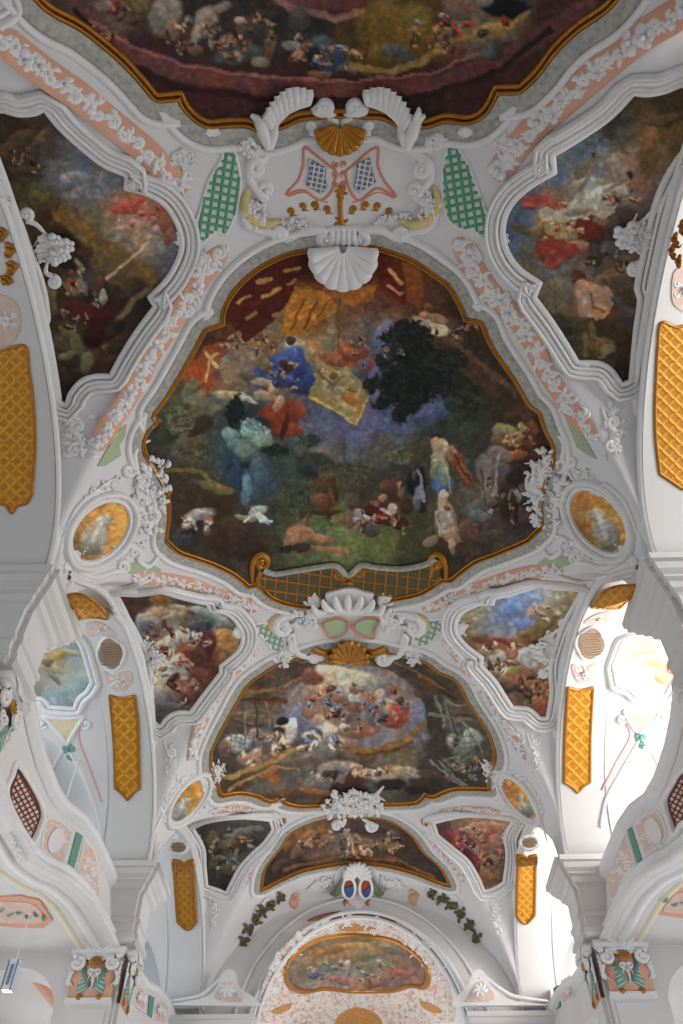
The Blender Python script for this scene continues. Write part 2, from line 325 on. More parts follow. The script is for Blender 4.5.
# chancel wall with its arch, and the choir vault behind
mb = MB(); xs2 = np.concatenate([np.linspace(-W, -CA, 12), CA*np.sin(np.linspace(-math.pi/2, math.pi/2, 61))[1:-1], np.linspace(CA, W, 12)])
top = vault_z(xs2, np.full(len(xs2), YCH))+.05; low = np.where(np.abs(xs2) < CA, chan(np.clip(xs2, -CA, CA)), -1.6); n = len(xs2)
V = np.concatenate([np.stack([xs2, np.full(n, YCH), low], 1), np.stack([xs2, np.full(n, YCH), np.maximum(top, low)], 1)])
mb.add(V, [(i, i+1, n+i+1, n+i) for i in range(n-1)]); tag(mb.build('wall_chancel', M['wall'], smooth=False), kind='structure')
mb = MB(); th = np.linspace(-math.pi/2, math.pi/2, 61); ys = np.arange(YCH-.02, 52.6, .3)
V = []; sh = lambda y: math.sqrt(max(1e-4, 1-(max(0, y-44)/9.)**2))
for y in ys:
    s = sh(min(y, 52.9)); V += [((CA-.15)*s*math.sin(t), y, CF+(CB+.1)*s*math.cos(t)) for t in th]
mb.add(V, [(j*61+i, j*61+i+1, j*61+i+62, j*61+i+61) for j in range(len(ys)-1) for i in range(60)]); tag(mb.build('ceiling_choir', M['stucco']), kind='structure')
# ================================================================== frescoes
def bands(path, surf, specs, parent, closed=True):
    """mouldings running parallel to a traced outline; u>0 outside"""
    b = cr(path, closed, 2.5)
    if area(b) > 0: b = b[::-1]
    b2 = b.copy()
    for _ in range(3): b2 = (np.roll(b2, 1, 0)+2*b2+np.roll(b2, -1, 0))/4 if closed else np.concatenate([b2[:1], (b2[:-2]+2*b2[1:-1]+b2[2:])/4, b2[-1:]])
    P, N = hit(b, surf); P2, N2 = hit(b2, surf)
    for name, prof, m in specs:
        far = max(abs(u) for u, v in prof) > .42 and len(specs) > 1
        mb = MB(); sweep(mb, P2 if far else P, N2 if far else N, prof, closed); mb.build(name, M[m], parent)
def check_side():
    b = cr([(300, 400), (400, 400), (400, 500), (300, 500)], True, 10)
    if area(b) > 0: b = b[::-1]
    P, N = hit(b, 'vault'); T = np.roll(P, -1, 0)-np.roll(P, 1, 0); L = np.cross(T, N); q0 = proj(P); q1 = proj(P+L*.3)
    c = q0.mean(0); return 1 if np.mean(np.linalg.norm(q1-c, axis=1)-np.linalg.norm(q0-c, axis=1)) > 0 else -1
OUT = check_side()
def S(prof): return [(OUT*u, v) for u, v in prof]
def fresco(path, surf, label, painting, step, specs, name='fresco', cat='fresco', h=.015):
    c = np.mean(np.array([p[:2] for p in path], float), 0); P, N = hit([c], surf)
    e = empty(name, P[0], label, cat)
    mb = MB(); gridpanel(mb, path, surf, step, painting, h=h); mb.build('painting', M['paint'], e, attr=True)
    bands(path, surf, specs, e); return e
def gframe(g=.2, l=.19, w=.17, s=1.):
    g, l, w = g*s, l*s, w*s
    return [('gilt_frame', S(halfround(-g*.12, g*.3, .07*s)+halfround(g*.3, g*.62, .12*s)), 'gilt'),
            ('leaf_border', S([(g*.62, .08*s), (g*.8+l*.5, .07*s), (g*.8+l, .05*s)]), 'leaf'),
            ('outer_moulding', S([(g*.8+l, .02)]+halfround(g*.8+l, g*.8+l+w, .1*s)), 'relief')]
def lframe(w=.32):
    return [('moulding', S([(-.03, 0)]+halfround(-.03, w*.28, .08)+halfround(w*.28, w*.5, .13)+[(w*.52, .1), (w*.75, .1)]+halfround(w*.75, w, .16)+[(w, 0)]), 'relief')]
G1 = 1.9
sh2y = [('l',[(x0,y0),(x1,y1)],.6,(95,92,84)) for cx in (237,462) for x0,y0,x1,y1 in ([(cx-12,742+k,cx+12,742+k) for k in (-5,0,5)]+[(cx+k,734,cx+k,751) for k in (-8,-3,3,8)])]
def crowd(seed, cx, cy, rx, ry, n, pal, size=4., ang=0.):
    """many small painted figures: drapery strokes, limbs and heads"""
    rg = random.Random(seed); out = []; ca, sa = math.cos(math.radians(ang)), math.sin(math.radians(ang))
    for i in range(n):
        q = math.sqrt(rg.random()); t = rg.uniform(0, 6.283); u, v = rx*q*math.cos(t), ry*q*math.sin(t); x, y = cx+u*ca-v*sa, cy+u*sa+v*ca; c = rg.choice(pal); k = rg.uniform(.8, 1.2); s_ = size*rg.uniform(.5, 1.1); a = rg.uniform(0, 180)
        out.append((x, y, s_*1.3, s_*.65, a, c[0]*k, c[1]*k, c[2]*k))
        out.append((x+s_*.5*math.cos(a), y+s_*.3, s_*.8, s_*.3, a+rg.uniform(-40, 40), c[0]*k*.55, c[1]*k*.55, c[2]*k*.55))
        out.append((x-s_*.3, y-s_*.3, s_*.6, s_*.25, a+rg.uniform(-30, 30), min(230, c[0]*k*1.3), min(225, c[1]*k*1.28), min(215, c[2]*k*1.25)))
        if rg.random() < .6: out.append((x+s_*math.cos(math.radians(a))*1.2, y+s_*math.sin(math.radians(a))*1.0, s_*.34, s_*.36, 0, 160, 118, 85))
        if rg.random() < .4: b = rg.uniform(0, 6.28); out.append(('l', [(x, y), (x+s_*1.6*math.cos(b), y+s_*1.3*math.sin(b))], s_*.16, (150, 108, 78)))
    return out
SK = [(150,112,82),(130,95,70),(165,130,100)]; RD = [(135,50,36),(110,40,30)]; BL = [(70,82,118),(95,105,135)]; WH = [(165,155,135),(150,142,130)]; BR = [(85,62,45),(70,52,40),(100,78,58)]; YE = [(150,118,60)]; GN = [(80,85,62),(60,66,50)]
sh2x = crowd(1, 358, 705, 52, 24, 42, SK+WH+BR+[RD[0]]+BL, 4.6)+crowd(2, 262, 748, 26, 14, 14, BR+SK+WH, 5, -20)+crowd(3, 320, 742, 26, 8, 10, WH+BL+SK, 5)+crowd(4, 350, 772, 40, 8, 14, WH+BR+SK, 5)+crowd(5, 455, 768, 24, 14, 14, BR+GN+[(90,86,70)], 5)+[('l',[(x0,y0),(x1,y1)],1.,c_) for x0,y0,x1,y1,c_ in ((238,712,262,716,(98,86,68)),(234,722,262,726,(48,40,34)),(246,706,244,736,(108,95,74)),(256,704,256,738,(50,42,36)),(266,700,270,730,(100,88,70)),(276,690,300,676,(120,88,55)),(244,692,290,690,(118,72,36)),(240,700,282,699,(60,36,24)),(444,700,466,706,(112,104,84)),(448,712,474,718,(52,48,40)),(436,694,444,728,(108,102,82)),(448,706,458,742,(50,46,40)),(462,722,482,752,(112,105,86)),(430,760,470,792,(110,104,84)),(436,756,478,786,(48,42,36)),(404,664,446,690,(108,72,42)),(410,660,454,692,(56,42,34)),(330,656,300,664,(105,92,72)),(366,656,400,664,(100,88,68)))]
def pt(*a): return ('p',)+a
base1 = [(250,275,70,25,18),(240,305,72,24,18),(270,290,90,32,20),(300,262,60,25,18),(330,265,60,20,16),(300,300,140,80,25),(320,320,130,80,35),(345,285,130,72,28),(380,265,80,35,20),(400,275,90,30,18),(420,300,85,50,30),(450,310,60,40,28),(215,345,70,35,22),(200,370,110,50,25),(225,365,130,105,75),(240,350,125,100,75),(265,335,120,90,60),(300,345,140,110,75),(330,350,130,105,70),(360,335,95,75,60),(370,350,90,85,90),(390,340,110,80,60),(420,335,90,70,55),(445,330,90,65,50),(470,335,50,35,28),(380,370,60,60,80),(175,400,75,68,45),(160,435,45,45,30),(185,430,80,75,50),(205,410,90,85,62),(165,455,50,48,38),(190,450,75,72,55),(220,430,50,65,60),(240,420,30,45,50),(250,440,60,85,85),(235,470,35,55,70),(255,480,45,65,80),(180,480,50,40,28),(200,500,55,42,30),(215,520,60,50,35),(240,540,48,36,28),(190,535,45,38,30),(275,460,50,60,50),(290,480,55,62,50),(270,510,50,55,40),(300,425,70,70,75),(320,430,80,85,110),(350,430,80,85,120),(375,425,85,90,130),(400,415,70,85,120),(430,405,60,75,100),(330,455,95,88,80),(360,460,90,85,75),(385,450,85,80,65),(320,475,60,60,45),(345,480,65,62,48),(370,485,60,55,40),(400,470,60,55,38),(320,520,85,95,50),(345,530,95,110,55),(380,540,85,95,45),(420,545,60,62,35),(300,545,75,80,45),(270,550,55,50,35),(440,550,50,45,32),(465,545,55,45,35),(430,450,60,60,45),(445,425,50,55,40),(470,430,50,58,45),(465,470,55,62,52),(480,440,60,50,38),(500,400,50,42,32),(480,380,50,38,30),(455,360,40,35,28),(440,380,25,32,28),(420,370,22,30,28),(395,390,40,48,60),(500,365,55,38,28),(520,400,60,42,30),(530,440,55,30,20),(525,470,55,38,30),(515,510,50,42,38),(490,520,70,55,48),(500,490,75,62,60),(480,500,85,80,75)]
sh1 = [pt([(255,268),(300,257),(290,300),(262,330),(240,345),(228,320),(235,295)],(78,22,16)),('l',[(237,302),(262,283)],2,170,) if 0 else ('l',[(238,303),(250,296)],1.6,(175,120,55)),('l',[(258,283),(272,278)],1.8,(170,115,50)),('l',[(262,296),(280,288)],1.8,(175,120,55)),('l',[(285,270),(300,266)],1.8,(165,110,50)),('l',[(272,315),(284,309)],1.6,(150,95,45)),('l',[(245,318),(256,312)],1.6,(150,95,45)),('l',[(287,284),(296,279)],1.5,(160,105,50)),
 pt([(296,285),(330,295),(340,310),(315,325),(298,335),(280,335),(285,312)],(165,98,22)),pt([(330,292),(378,285),(372,300),(345,306)],(150,85,22)),('l',[(290,330),(305,300)],1.2,(110,60,20)),('l',[(305,328),(318,302)],1.2,(110,60,20)),('l',[(318,318),(328,303)],1.2,(115,65,20)),
 pt([(372,260),(386,262),(403,285),(408,305),(398,300),(380,282)],(95,22,15)),('l',[(390,270),(402,282)],2,(190,130,60)),('l',[(388,284),(402,293)],1.6,(180,120,60)),pt([(402,262),(420,268),(425,290),(418,308),(408,298)],(120,60,22)),
 pt([(181,378),(205,345),(232,340),(215,372),(208,400),(192,385)],(140,60,25)),('l',[(207,352),(216,366)],1.8,(195,145,70)),('l',[(212,358),(218,354)],1.5,(195,145,70)),('l',[(210,362),(206,380)],1.4,(190,140,70)),
 (295,346,11,9,0,150,130,95),(292,343,6,6,0,190,165,140),(292,340,5,4,0,75,45,30),(280,372,33,16,-12,40,58,110),(292,360,17,12,-30,52,75,135),(302,382,14,12,0,35,50,105),(262,382,12,4,5,150,125,105),(285,367,9,6,10,60,35,25),(274,388,5,6,0,170,130,100),(276,383,4,3,0,95,50,25),(265,396,12,5,15,140,115,90),(233,395,22,4,8,135,125,95),(245,399,14,3,10,165,160,130),
 (277,420,22,15,5,105,42,22),(295,410,12,10,40,125,50,25),(290,430,14,6,0,120,50,28),(285,425,3,14,20,70,25,15),
 pt([(322,366),(345,365),(371,392),(357,425),(308,396)],(138,120,62)),pt([(325,371),(343,370),(364,393),(353,413),(318,392)],(150,130,78)),(335,382,9,10,0,150,118,80),(333,376,5,4,0,105,80,45),(350,398,10,6,40,150,95,40),('l',[(312,396),(357,424),(371,392)],1.3,(180,150,70)),
 (330,342,6,20,10,110,95,65),(338,360,20,7,5,130,72,50),(352,352,16,9,0,125,62,42),(375,366,14,7,-10,110,55,42),(360,335,8,12,0,95,80,70),(383,338,9,20,8,95,100,135),(395,362,16,6,0,80,55,50),(372,380,6,16,10,75,80,125),
 (432,325,20,6,20,170,150,115),(424,315,6,5,0,165,95,55),(440,332,8,4,0,185,165,120),(428,306,4,4,0,130,70,35),(437,318,10,5,15,140,100,70),
 ('f',410,345,35.2,24.2,(22,27,24)), ('f',430,362,46.2,24.2,(22,28,24)), ('f',395,385,24.2,19.8,(20,28,26)), ('f',415,395,24.2,22,(20,27,24)), ('f',440,375,28.6,22,(24,28,24)), ('f',402,412,11,15.4,(22,30,28)), ('f',380,402,13.2,8.8,(22,30,28)), ('f',455,390,22,13.2,(32,36,28)), ('f',385,362,13.2,11,(28,34,30)), ('f',405,328,17.6,11,(28,30,28)),
 (375,395,4,8,0,80,90,120),(432,412,18,9,-15,70,82,115),(452,404,8,8,0,45,55,55),(465,365,12,20,0,40,42,35),
 ('l',[(440,345),(475,372),(505,392),(528,412)],8,(70,48,34)),('l',[(445,338),(478,362),(515,392)],3,(92,62,42)),('l',[(500,390),(512,410)],5,(60,42,30)),
 (195,400,14,10,-30,105,100,72),(180,412,12,8,-40,60,60,42),(190,388,12,6,-40,95,90,62),(170,430,16,10,-50,45,45,32),(200,425,16,8,-30,45,40,28),
 ('f',235,410,11,19.8,(18,30,32)),(255,425,14,10,0,30,45,45),(230,435,8,8,0,100,125,115),(250,432,10,7,0,115,145,135),(262,440,10,8,0,100,130,120),(243,450,10,8,0,85,115,110),(232,440,6,10,0,85,110,100), ('f',275,450,17.6,8.8,(25,35,32)),(245,465,20,4,-5,25,38,40),(235,480,6,20,0,30,50,70),(258,478,9,22,0,48,70,90),(246,490,5,18,0,70,100,115),
 (205,498,32,22,10,52,38,26),(215,487,20,5,15,95,85,40),(195,520,20,12,0,42,32,26),(200,514,16,7,-10,110,112,112),(188,524,8,5,-30,150,155,150),(209,522,6,6,0,140,80,45),(182,535,8,12,20,50,50,52), ('f',190,532,13.2,4.4,(25,22,20)),
 (232,540,36,18,10,50,35,24),(258,510,9,4,-30,155,160,150),(254,514,6,7,0,120,130,118),(262,517,10,3,40,150,155,150),(243,517,8,2,0,120,120,90),
 (315,465,20,13,10,42,50,42),(322,485,7,10,0,75,50,30),(322,475,4,4,0,90,60,35),(318,502,20,9,-5,98,60,30),(305,510,5,12,25,80,48,25),(332,500,4,20,15,90,55,28),(334,485,3,16,-10,70,45,25),(320,512,22,3,0,60,50,30),
 (298,535,14,11,-30,150,95,55),(306,523,6,5,0,120,75,45),(290,544,7,10,20,140,90,50),(320,538,14,4,10,140,90,55),(330,550,22,4,5,135,88,52),(302,548,10,5,0,60,35,25), ('f',285,550,9.9,5.5,(35,30,28)),
 (350,520,10,8,0,100,72,50),(357,508,8,6,0,60,45,35),(365,525,8,8,0,75,48,38),(365,518,14,7,25,130,120,105),(378,512,13,12,20,70,25,25),(372,530,9,7,0,70,60,60),(388,518,10,9,0,78,28,28),(398,522,10,7,10,65,25,25),(385,485,5,5,0,95,65,45),(400,490,5,8,0,140,100,75),(393,492,6,12,0,70,45,38),
 ('f',417,482,12.1,19.8,(22,24,32)),(420,500,7,12,0,35,38,48),(413,467,7,7,0,48,48,55),(402,458,6,4,0,35,30,30),(418,497,4,14,10,95,95,105),(407,505,7,10,0,60,38,30),
 (437,437,6,5,0,35,25,22),(435,441,4,5,0,160,125,100),(441,448,8,10,-30,150,125,100),(438,455,7,4,0,170,140,115),(440,470,9,14,0,110,112,70),(443,484,12,9,0,60,90,130),(443,475,5,12,0,125,130,85),(458,462,8,14,-25,118,62,34),(466,475,6,14,-25,135,75,40),(452,452,5,8,0,140,100,70),(433,468,3,12,10,130,125,90),
 (443,500,6,9,0,155,140,125),(446,520,9,20,-8,150,128,108),(443,496,3,6,0,170,155,140),(455,535,12,8,0,140,115,95),(430,540,9,5,-30,125,100,80),(452,545,4,8,0,140,118,100),(447,509,3,3,0,130,50,40),(437,525,3,14,0,110,90,75),(467,528,10,12,10,85,60,48),
 (505,431,14,7,10,130,120,72),(502,440,12,9,0,95,75,45),(515,438,7,8,0,125,105,65),(518,455,10,5,-10,150,85,30),(530,430,8,9,0,110,60,35),(525,445,8,6,0,90,45,25),(535,460,6,12,0,85,38,22),
 (490,470,14,18,-10,108,92,86),(500,455,14,8,20,112,98,92),(487,492,6,18,5,110,98,92),(505,478,12,14,0,85,68,62),(512,500,15,22,0,48,36,32),(515,478,8,8,0,42,32,30),(520,520,10,14,0,62,48,42),(478,505,14,6,-20,75,85,70),(480,515,12,5,10,100,95,85),(470,535,10,8,0,80,55,45),(495,535,14,6,0,70,52,44)]
sh1 += [('f',392,350,16,16,(30,38,32)),('f',420,360,30,26,(24,30,26)),('f',372,385,10,10,(26,34,30)),('f',445,360,26,14,(30,34,26)),('f',250,425,12,9,(95,125,120)),('f',240,440,14,7,(80,110,108)),('f',262,432,10,6,(105,135,128)),('f',310,440,14,8,(45,52,42)),('f',470,400,16,22,(38,44,34)),
 ('f',180,420,16,20,(72,70,46)),('f',195,452,18,12,(60,60,42)),('f',345,470,30,10,(62,64,46)),('f',300,500,16,14,(52,58,40)),('f',400,455,16,10,(82,78,54)),('l',[(340,300),(338,352)],1.2,(95,70,38)),('l',[(345,440),(343,475)],.8,(70,66,60)),('l',[(165,470),(200,470),(215,485)],2,(92,84,40)),
 (292,352,5,7,10,72,92,150),(300,372,5,8,30,30,42,88),(272,374,7,3,-30,70,90,145),(286,378,8,3,20,60,82,140),(280,400,5,5,0,165,125,95),(277,407,4,6,0,150,110,85),(265,366,5,7,0,110,90,62),(310,356,6,9,0,132,112,78),(255,360,7,6,0,120,98,70),(248,376,9,4,20,96,80,58),
 ('l',[(318,372),(332,386),(356,392)],1.,(98,80,40)),('l',[(326,388),(345,376)],1.,(105,88,45)),(340,390,6,4,0,125,128,95),
 ('l',[(418,470),(424,500)],1.4,(120,122,130)),('l',[(408,475),(402,490)],1.2,(35,28,28)),(413,474,3,5,0,85,70,52),(384,498,4,4,0,150,110,82),(376,503,5,3,0,120,85,60),(392,510,4,6,20,160,150,135),('l',[(382,508),(396,522)],1.6,(165,150,135)),('l',[(350,530),(368,516)],1.4,(120,98,70)),
 (445,448,3,6,0,175,150,125),('l',[(432,456),(440,452)],1.4,(165,135,110)),('l',[(440,470),(437,492)],1.,(75,110,150)),('l',[(446,468),(450,492)],1.,(150,150,95)),('l',[(455,455),(470,482)],1.2,(82,42,25)),('l',[(436,512),(440,535)],1.2,(170,150,130)),('l',[(452,512),(456,536)],1.2,(120,98,80)),
 ('l',[(302,526),(312,532),(322,540)],1.6,(165,110,70)),('l',[(326,512),(330,500)],1.,(60,38,22)),('l',[(312,512),(308,522)],1.1,(60,38,22)),('l',[(328,512),(333,524)],1.1,(60,38,22)),('l',[(253,508),(262,520),(272,520)],1.1,(175,180,172)),('l',[(244,520),(256,512)],1.,(170,172,160)),
 ('l',[(198,508),(212,512)],1.2,(150,150,148)),(206,530,4,5,0,110,72,46),('l',[(520,470),(516,520)],1.6,(35,26,26)),('l',[(500,455),(494,500)],1.2,(140,128,120)),('l',[(482,470),(486,505)],1.2,(70,60,58))]
base0 = [(60,-10,60,45,38),(90,15,78,55,45),(115,15,95,72,60),(150,15,62,45,38),(170,10,60,50,42),(200,0,48,38,34),(95,35,60,35,35),(130,55,45,22,24),(165,85,52,25,28),(200,100,60,28,28),(150,50,60,30,32),(250,80,58,32,32),(300,85,60,33,32),(345,95,45,25,25),(420,95,52,28,26),(470,90,52,30,26),(520,60,60,32,28),(560,20,65,35,30),(600,-10,60,35,30),(240,40,50,45,40),(280,35,48,42,38),(310,30,42,38,34),(360,45,75,55,30),(400,40,95,68,25),(440,30,75,52,25),(470,25,110,90,70),(500,30,100,82,55),(380,70,62,52,40),(330,-60,80,55,50),(150,-120,60,60,60),(500,-120,70,70,75),(330,-200,75,70,70)]
sh0 = [('l',[(60,-40),(90,25),(125,50),(175,72),(260,85),(340,92),(440,84),(520,50),(590,5)],9,(92,48,44)),('l',[(75,10),(125,62),(180,88),(260,98),(350,100)],3,(40,18,20)),('l',[(90,20),(130,46),(185,66),(262,76),(345,82),(430,74),(505,40)],1.6,(130,75,68)),('l',[(360,100),(430,95),(500,70),(550,30)],3,(42,22,22)),
 (335,-6,60,22,0,120,70,64),(335,0,48,12,0,100,55,52),('l',[(270,-10),(290,8),(335,18),(380,8),(400,-8)],3,(140,88,82)),
 (165,15,16,22,20,120,105,88),(140,2,9,10,0,105,85,40),(172,30,8,10,0,130,90,70),(205,22,12,16,25,130,112,98),(195,40,4,14,10,140,125,110),(212,38,3,12,-10,130,112,98),(222,8,10,5,-30,110,95,85),(230,40,12,6,-30,110,70,50),(250,30,18,14,0,62,55,50),(240,55,26,8,-10,60,70,72),(260,62,10,6,0,100,110,90),(270,45,5,16,0,110,70,50),(195,50,8,4,0,120,75,55),
 (300,40,16,10,0,52,44,40),(292,45,12,5,10,120,98,85),(322,45,14,9,0,58,72,80),(330,60,16,12,0,45,62,92),(315,60,9,14,0,30,32,38),(350,68,12,5,0,120,85,60),(320,74,12,4,0,105,75,55),(300,20,10,14,0,75,62,55),
 (385,25,28,26,0,110,82,26),(378,55,22,10,0,105,80,30),(415,30,20,26,10,118,88,28),(395,50,14,7,0,70,75,78),(410,60,12,5,0,60,60,62),(365,40,5,24,0,90,68,22),('l',[(350,66),(390,72),(425,60),(455,40),(500,32),(520,15)],3.5,(135,108,48)),(460,10,16,18,0,105,82,72),(455,30,12,9,0,115,98,78),(490,30,18,6,-10,150,120,50),(505,8,26,11,10,22,24,30),(485,2,10,6,0,110,105,100),(495,50,12,9,-50,58,58,55),(490,52,5,7,0,80,82,78),(455,52,12,5,-10,100,55,45),(520,20,14,4,-40,120,100,55),(110,5,16,10,0,98,78,70)]
base2 = [(260,690,62,45,30),(300,670,62,52,42),(285,680,75,60,48),(245,705,85,70,55),(230,730,70,58,48),(220,760,60,50,38),(250,770,62,48,36),(230,785,60,45,28),(265,780,75,55,35),(300,785,70,55,42),(330,780,70,60,48),(350,765,55,42,36),(350,790,48,30,26),(380,780,80,70,55),(400,765,92,85,65),(420,780,48,38,30),(450,780,42,35,28),(475,775,55,48,36),(465,755,85,78,62),(440,740,52,45,38),(450,720,75,70,55),(440,700,62,55,42),(470,735,70,65,52),(425,685,70,50,32),(410,665,62,50,36),(380,658,72,62,48),(345,655,80,70,55),(430,720,50,42,34),(295,705,95,92,105),(300,730,92,82,75),(320,690,140,125,105),(345,680,165,150,120),(370,690,120,105,92),(400,700,115,110,120),(415,725,110,105,115),(340,720,110,92,80),(370,725,105,88,80),(350,740,95,80,70),(310,750,95,80,72),(270,740,95,82,70),(260,725,85,72,62),(480,750,70,62,50)]
sh2 = [('p',[(282,705),(300,680),(335,668),(375,666),(405,680),(424,705),(424,728),(400,742),(362,752),(318,748),(290,735)],(112,100,98)),(345,682,38,12,0,165,148,122),(312,677,12,8,0,110,60,55),(335,672,20,7,10,185,170,140),
 (297,720,12,16,10,95,95,115),(415,720,10,20,0,98,98,118),(355,698,7,9,0,165,160,140),(352,689,4,4,0,130,85,60),(355,708,10,6,0,120,75,50),(340,700,12,7,20,125,80,55),(330,710,14,7,0,120,95,75),(370,700,10,8,0,150,85,50),(385,705,12,7,0,165,135,100),(380,695,6,5,0,175,140,110),(398,715,10,12,-30,150,62,45),(403,708,7,9,-40,140,60,42),(392,722,9,6,0,120,55,40),(360,725,22,8,10,120,90,75),(345,735,20,6,0,100,78,65),(375,718,10,8,0,95,85,85),(320,725,12,10,20,125,110,95),(308,712,8,6,0,115,80,60),(365,732,10,5,0,140,80,50),(350,718,12,5,0,90,80,82),
 ('l',[(350,750),(385,748),(408,738),(424,722)],3,(130,85,30)),('l',[(360,754),(390,752),(412,742)],2,(90,55,20)),
 (285,733,11,12,30,168,160,150),(290,727,6,9,20,185,180,170),(275,735,12,6,-20,35,32,32),(282,722,6,4,-30,25,22,22),(265,740,12,9,-30,110,90,75),(255,735,9,8,0,120,100,88),(250,760,13,7,10,120,92,75),(262,752,14,5,-10,140,110,85),(272,758,10,5,0,95,75,62),(255,768,8,6,0,105,72,55),
 (323,736,16,11,-10,150,138,120),(312,736,12,8,-30,58,65,95),(330,732,8,9,0,165,150,130),(338,742,16,7,10,130,112,98),(350,745,12,4,0,110,85,70),(305,745,14,6,0,65,50,42),(320,755,16,6,-10,105,92,78),
 ('l',[(225,778),(270,762),(290,752),(310,742)],2.5,(140,105,40)),('p',[(240,795),(290,762),(318,755),(320,775),(290,792)],(80,72,62)),(270,772,10,4,-30,150,80,25),(276,778,6,4,-30,140,72,22),('l',[(240,785),(275,765),(300,768)],1.4,(150,110,50)),
 (325,780,22,9,-5,95,92,85),(340,770,22,10,0,130,112,95),(335,772,12,5,-20,90,90,92),(355,778,9,14,20,62,25,25),(348,790,20,8,0,45,22,22),(375,775,20,6,5,142,130,108),(405,772,18,6,10,130,118,95),(390,785,16,6,0,30,24,22),(420,790,16,4,0,28,22,20),(430,775,12,6,10,62,52,45),(440,782,14,6,20,45,38,32),(300,795,30,4,0,78,45,28),(315,790,16,3,10,120,72,35),('l',[(240,782),(230,790)],2,(150,90,30)),
 (237,742,13,9,-10,165,160,148),(237,742,9,6,-10,130,128,118),(462,742,14,9,10,140,132,112),(472,738,10,9,0,150,145,125),(458,738,3,9,20,60,52,45),('l',[(430,700),(440,745),(470,780)],4,(52,46,38)),('l',[(445,700),(455,730)],4,(92,88,72)),('l',[(430,715),(470,720)],2,(100,95,80)),('l',[(250,700),(285,700)],3,(85,50,25)),('l',[(245,690),(275,690)],1.5,(120,70,35)),('l',[(420,675),(450,690)],1.5,(120,75,40)),(447,690,14,6,30,70,45,25),(225,750,6,8,0,95,60,50),(455,765,16,6,20,85,80,66),('l',[(440,760),(470,790)],2,(105,98,78)),(268,745,6,10,20,90,78,70)]
base3 = [(300,835,110,70,30),(320,828,120,75,35),(350,825,72,52,40),(390,828,80,52,32),(410,840,62,42,30),(285,855,62,40,28),(310,850,72,50,38),(340,845,85,68,55),(375,850,75,55,42),(400,855,55,38,30),(425,865,50,36,28),(440,880,45,32,26),(270,880,48,32,24),(300,868,45,30,24),(350,860,62,48,40),(380,860,50,36,30),(330,838,95,75,60)]
sh3 = [(310,835,12,5,-10,130,80,38),(330,840,14,5,0,105,85,70),(350,838,10,5,0,115,90,72),(365,842,12,5,10,95,68,52),(385,845,12,4,0,110,68,42),(300,850,12,5,-30,100,68,45),(320,855,16,4,0,85,62,48),(345,852,14,4,0,105,80,62),(395,860,12,4,20,75,48,36),(280,865,10,4,-40,78,50,34),(410,865,14,3,30,38,26,20),(290,845,8,4,-40,120,72,32),(372,830,20,4,5,60,42,34),('l',[(285,870),(340,855),(400,860),(435,878)],1.6,(105,65,32))]
baseL1L = [(0,130,58,42,30),(20,130,52,38,26),(40,125,60,48,36),(5,160,60,45,30),(30,165,55,45,34),(45,150,70,58,48),(60,170,92,88,90),(80,165,90,95,108),(80,190,105,102,105),(100,185,105,102,98),(110,175,95,95,98),(120,200,140,90,72),(145,205,150,100,80),(130,220,150,110,85),(165,225,110,80,65),(150,245,140,120,100),(110,235,130,115,85),(170,245,90,90,95),(160,265,70,72,82),(170,255,75,80,92),(120,260,105,85,55),(90,230,98,85,55),(100,250,100,72,35),(130,275,88,62,30),(150,280,50,40,30),(40,200,70,60,28),(25,200,72,58,30),(55,215,58,42,22),(70,240,48,32,20),(50,260,50,38,24),(75,270,52,40,35),(80,285,65,55,50),(95,290,42,28,22),(110,300,42,32,22),(60,310,55,42,28),(55,340,65,52,34),(60,370,50,38,28),(80,325,58,48,28),(90,320,58,20,18),(100,335,55,22,18),(85,350,70,55,35),(110,340,72,52,35),(125,320,48,34,30),(140,300,42,30,26),(95,365,52,30,25),(75,385,45,32,26),(60,392,38,28,22)]
shL1L = [('l',[(60,212),(100,245),(150,275)],9,(105,78,35)),('l',[(105,345),(125,310),(150,288)],3,(100,78,45)),('l',[(150,240),(128,262),(106,278)],1.5,(165,150,105)),(128,208,16,6,-15,165,62,50),(140,198,12,5,-30,175,78,60),(118,212,8,3,10,160,60,50),(150,215,9,5,-40,160,85,65),(163,222,6,10,0,130,70,50),(155,230,5,4,0,165,110,85),(168,238,4,8,0,125,60,45),(108,232,5,5,0,140,95,70),(120,228,10,4,0,150,120,95),(140,225,10,5,0,155,125,100),(154,238,5,3,0,150,115,85),
 (80,282,12,17,60,55,48,46),(77,288,7,10,60,95,88,82),(62,285,6,12,0,55,48,36),(58,270,8,8,0,62,40,25),(85,255,8,9,0,70,38,25),(72,262,14,8,0,45,28,20),(98,285,6,10,0,80,45,30),(103,298,4,8,10,130,125,110),(80,312,12,10,20,78,26,22),(100,318,14,12,-20,62,20,18),(95,335,12,12,0,48,18,16),(52,300,6,16,0,92,76,45),(68,330,10,5,40,98,80,40),(78,345,6,12,-20,88,84,45),(60,345,10,10,0,78,60,42),(88,362,6,12,10,92,88,50),(68,355,10,4,-20,105,92,62),(120,345,8,14,40,52,40,28),(115,330,16,6,-50,40,30,24),(45,215,8,14,0,55,40,22),(52,225,10,5,0,62,45,25),(55,205,5,6,0,80,50,32),(22,215,9,12,20,85,72,38),(38,195,12,5,30,82,70,32),(20,140,18,8,-30,78,58,38),(8,150,10,8,0,85,55,38),(45,135,12,5,-40,85,66,45),(25,170,16,5,0,68,52,36),(75,178,14,8,0,108,110,120),(65,185,10,5,0,82,86,98)]
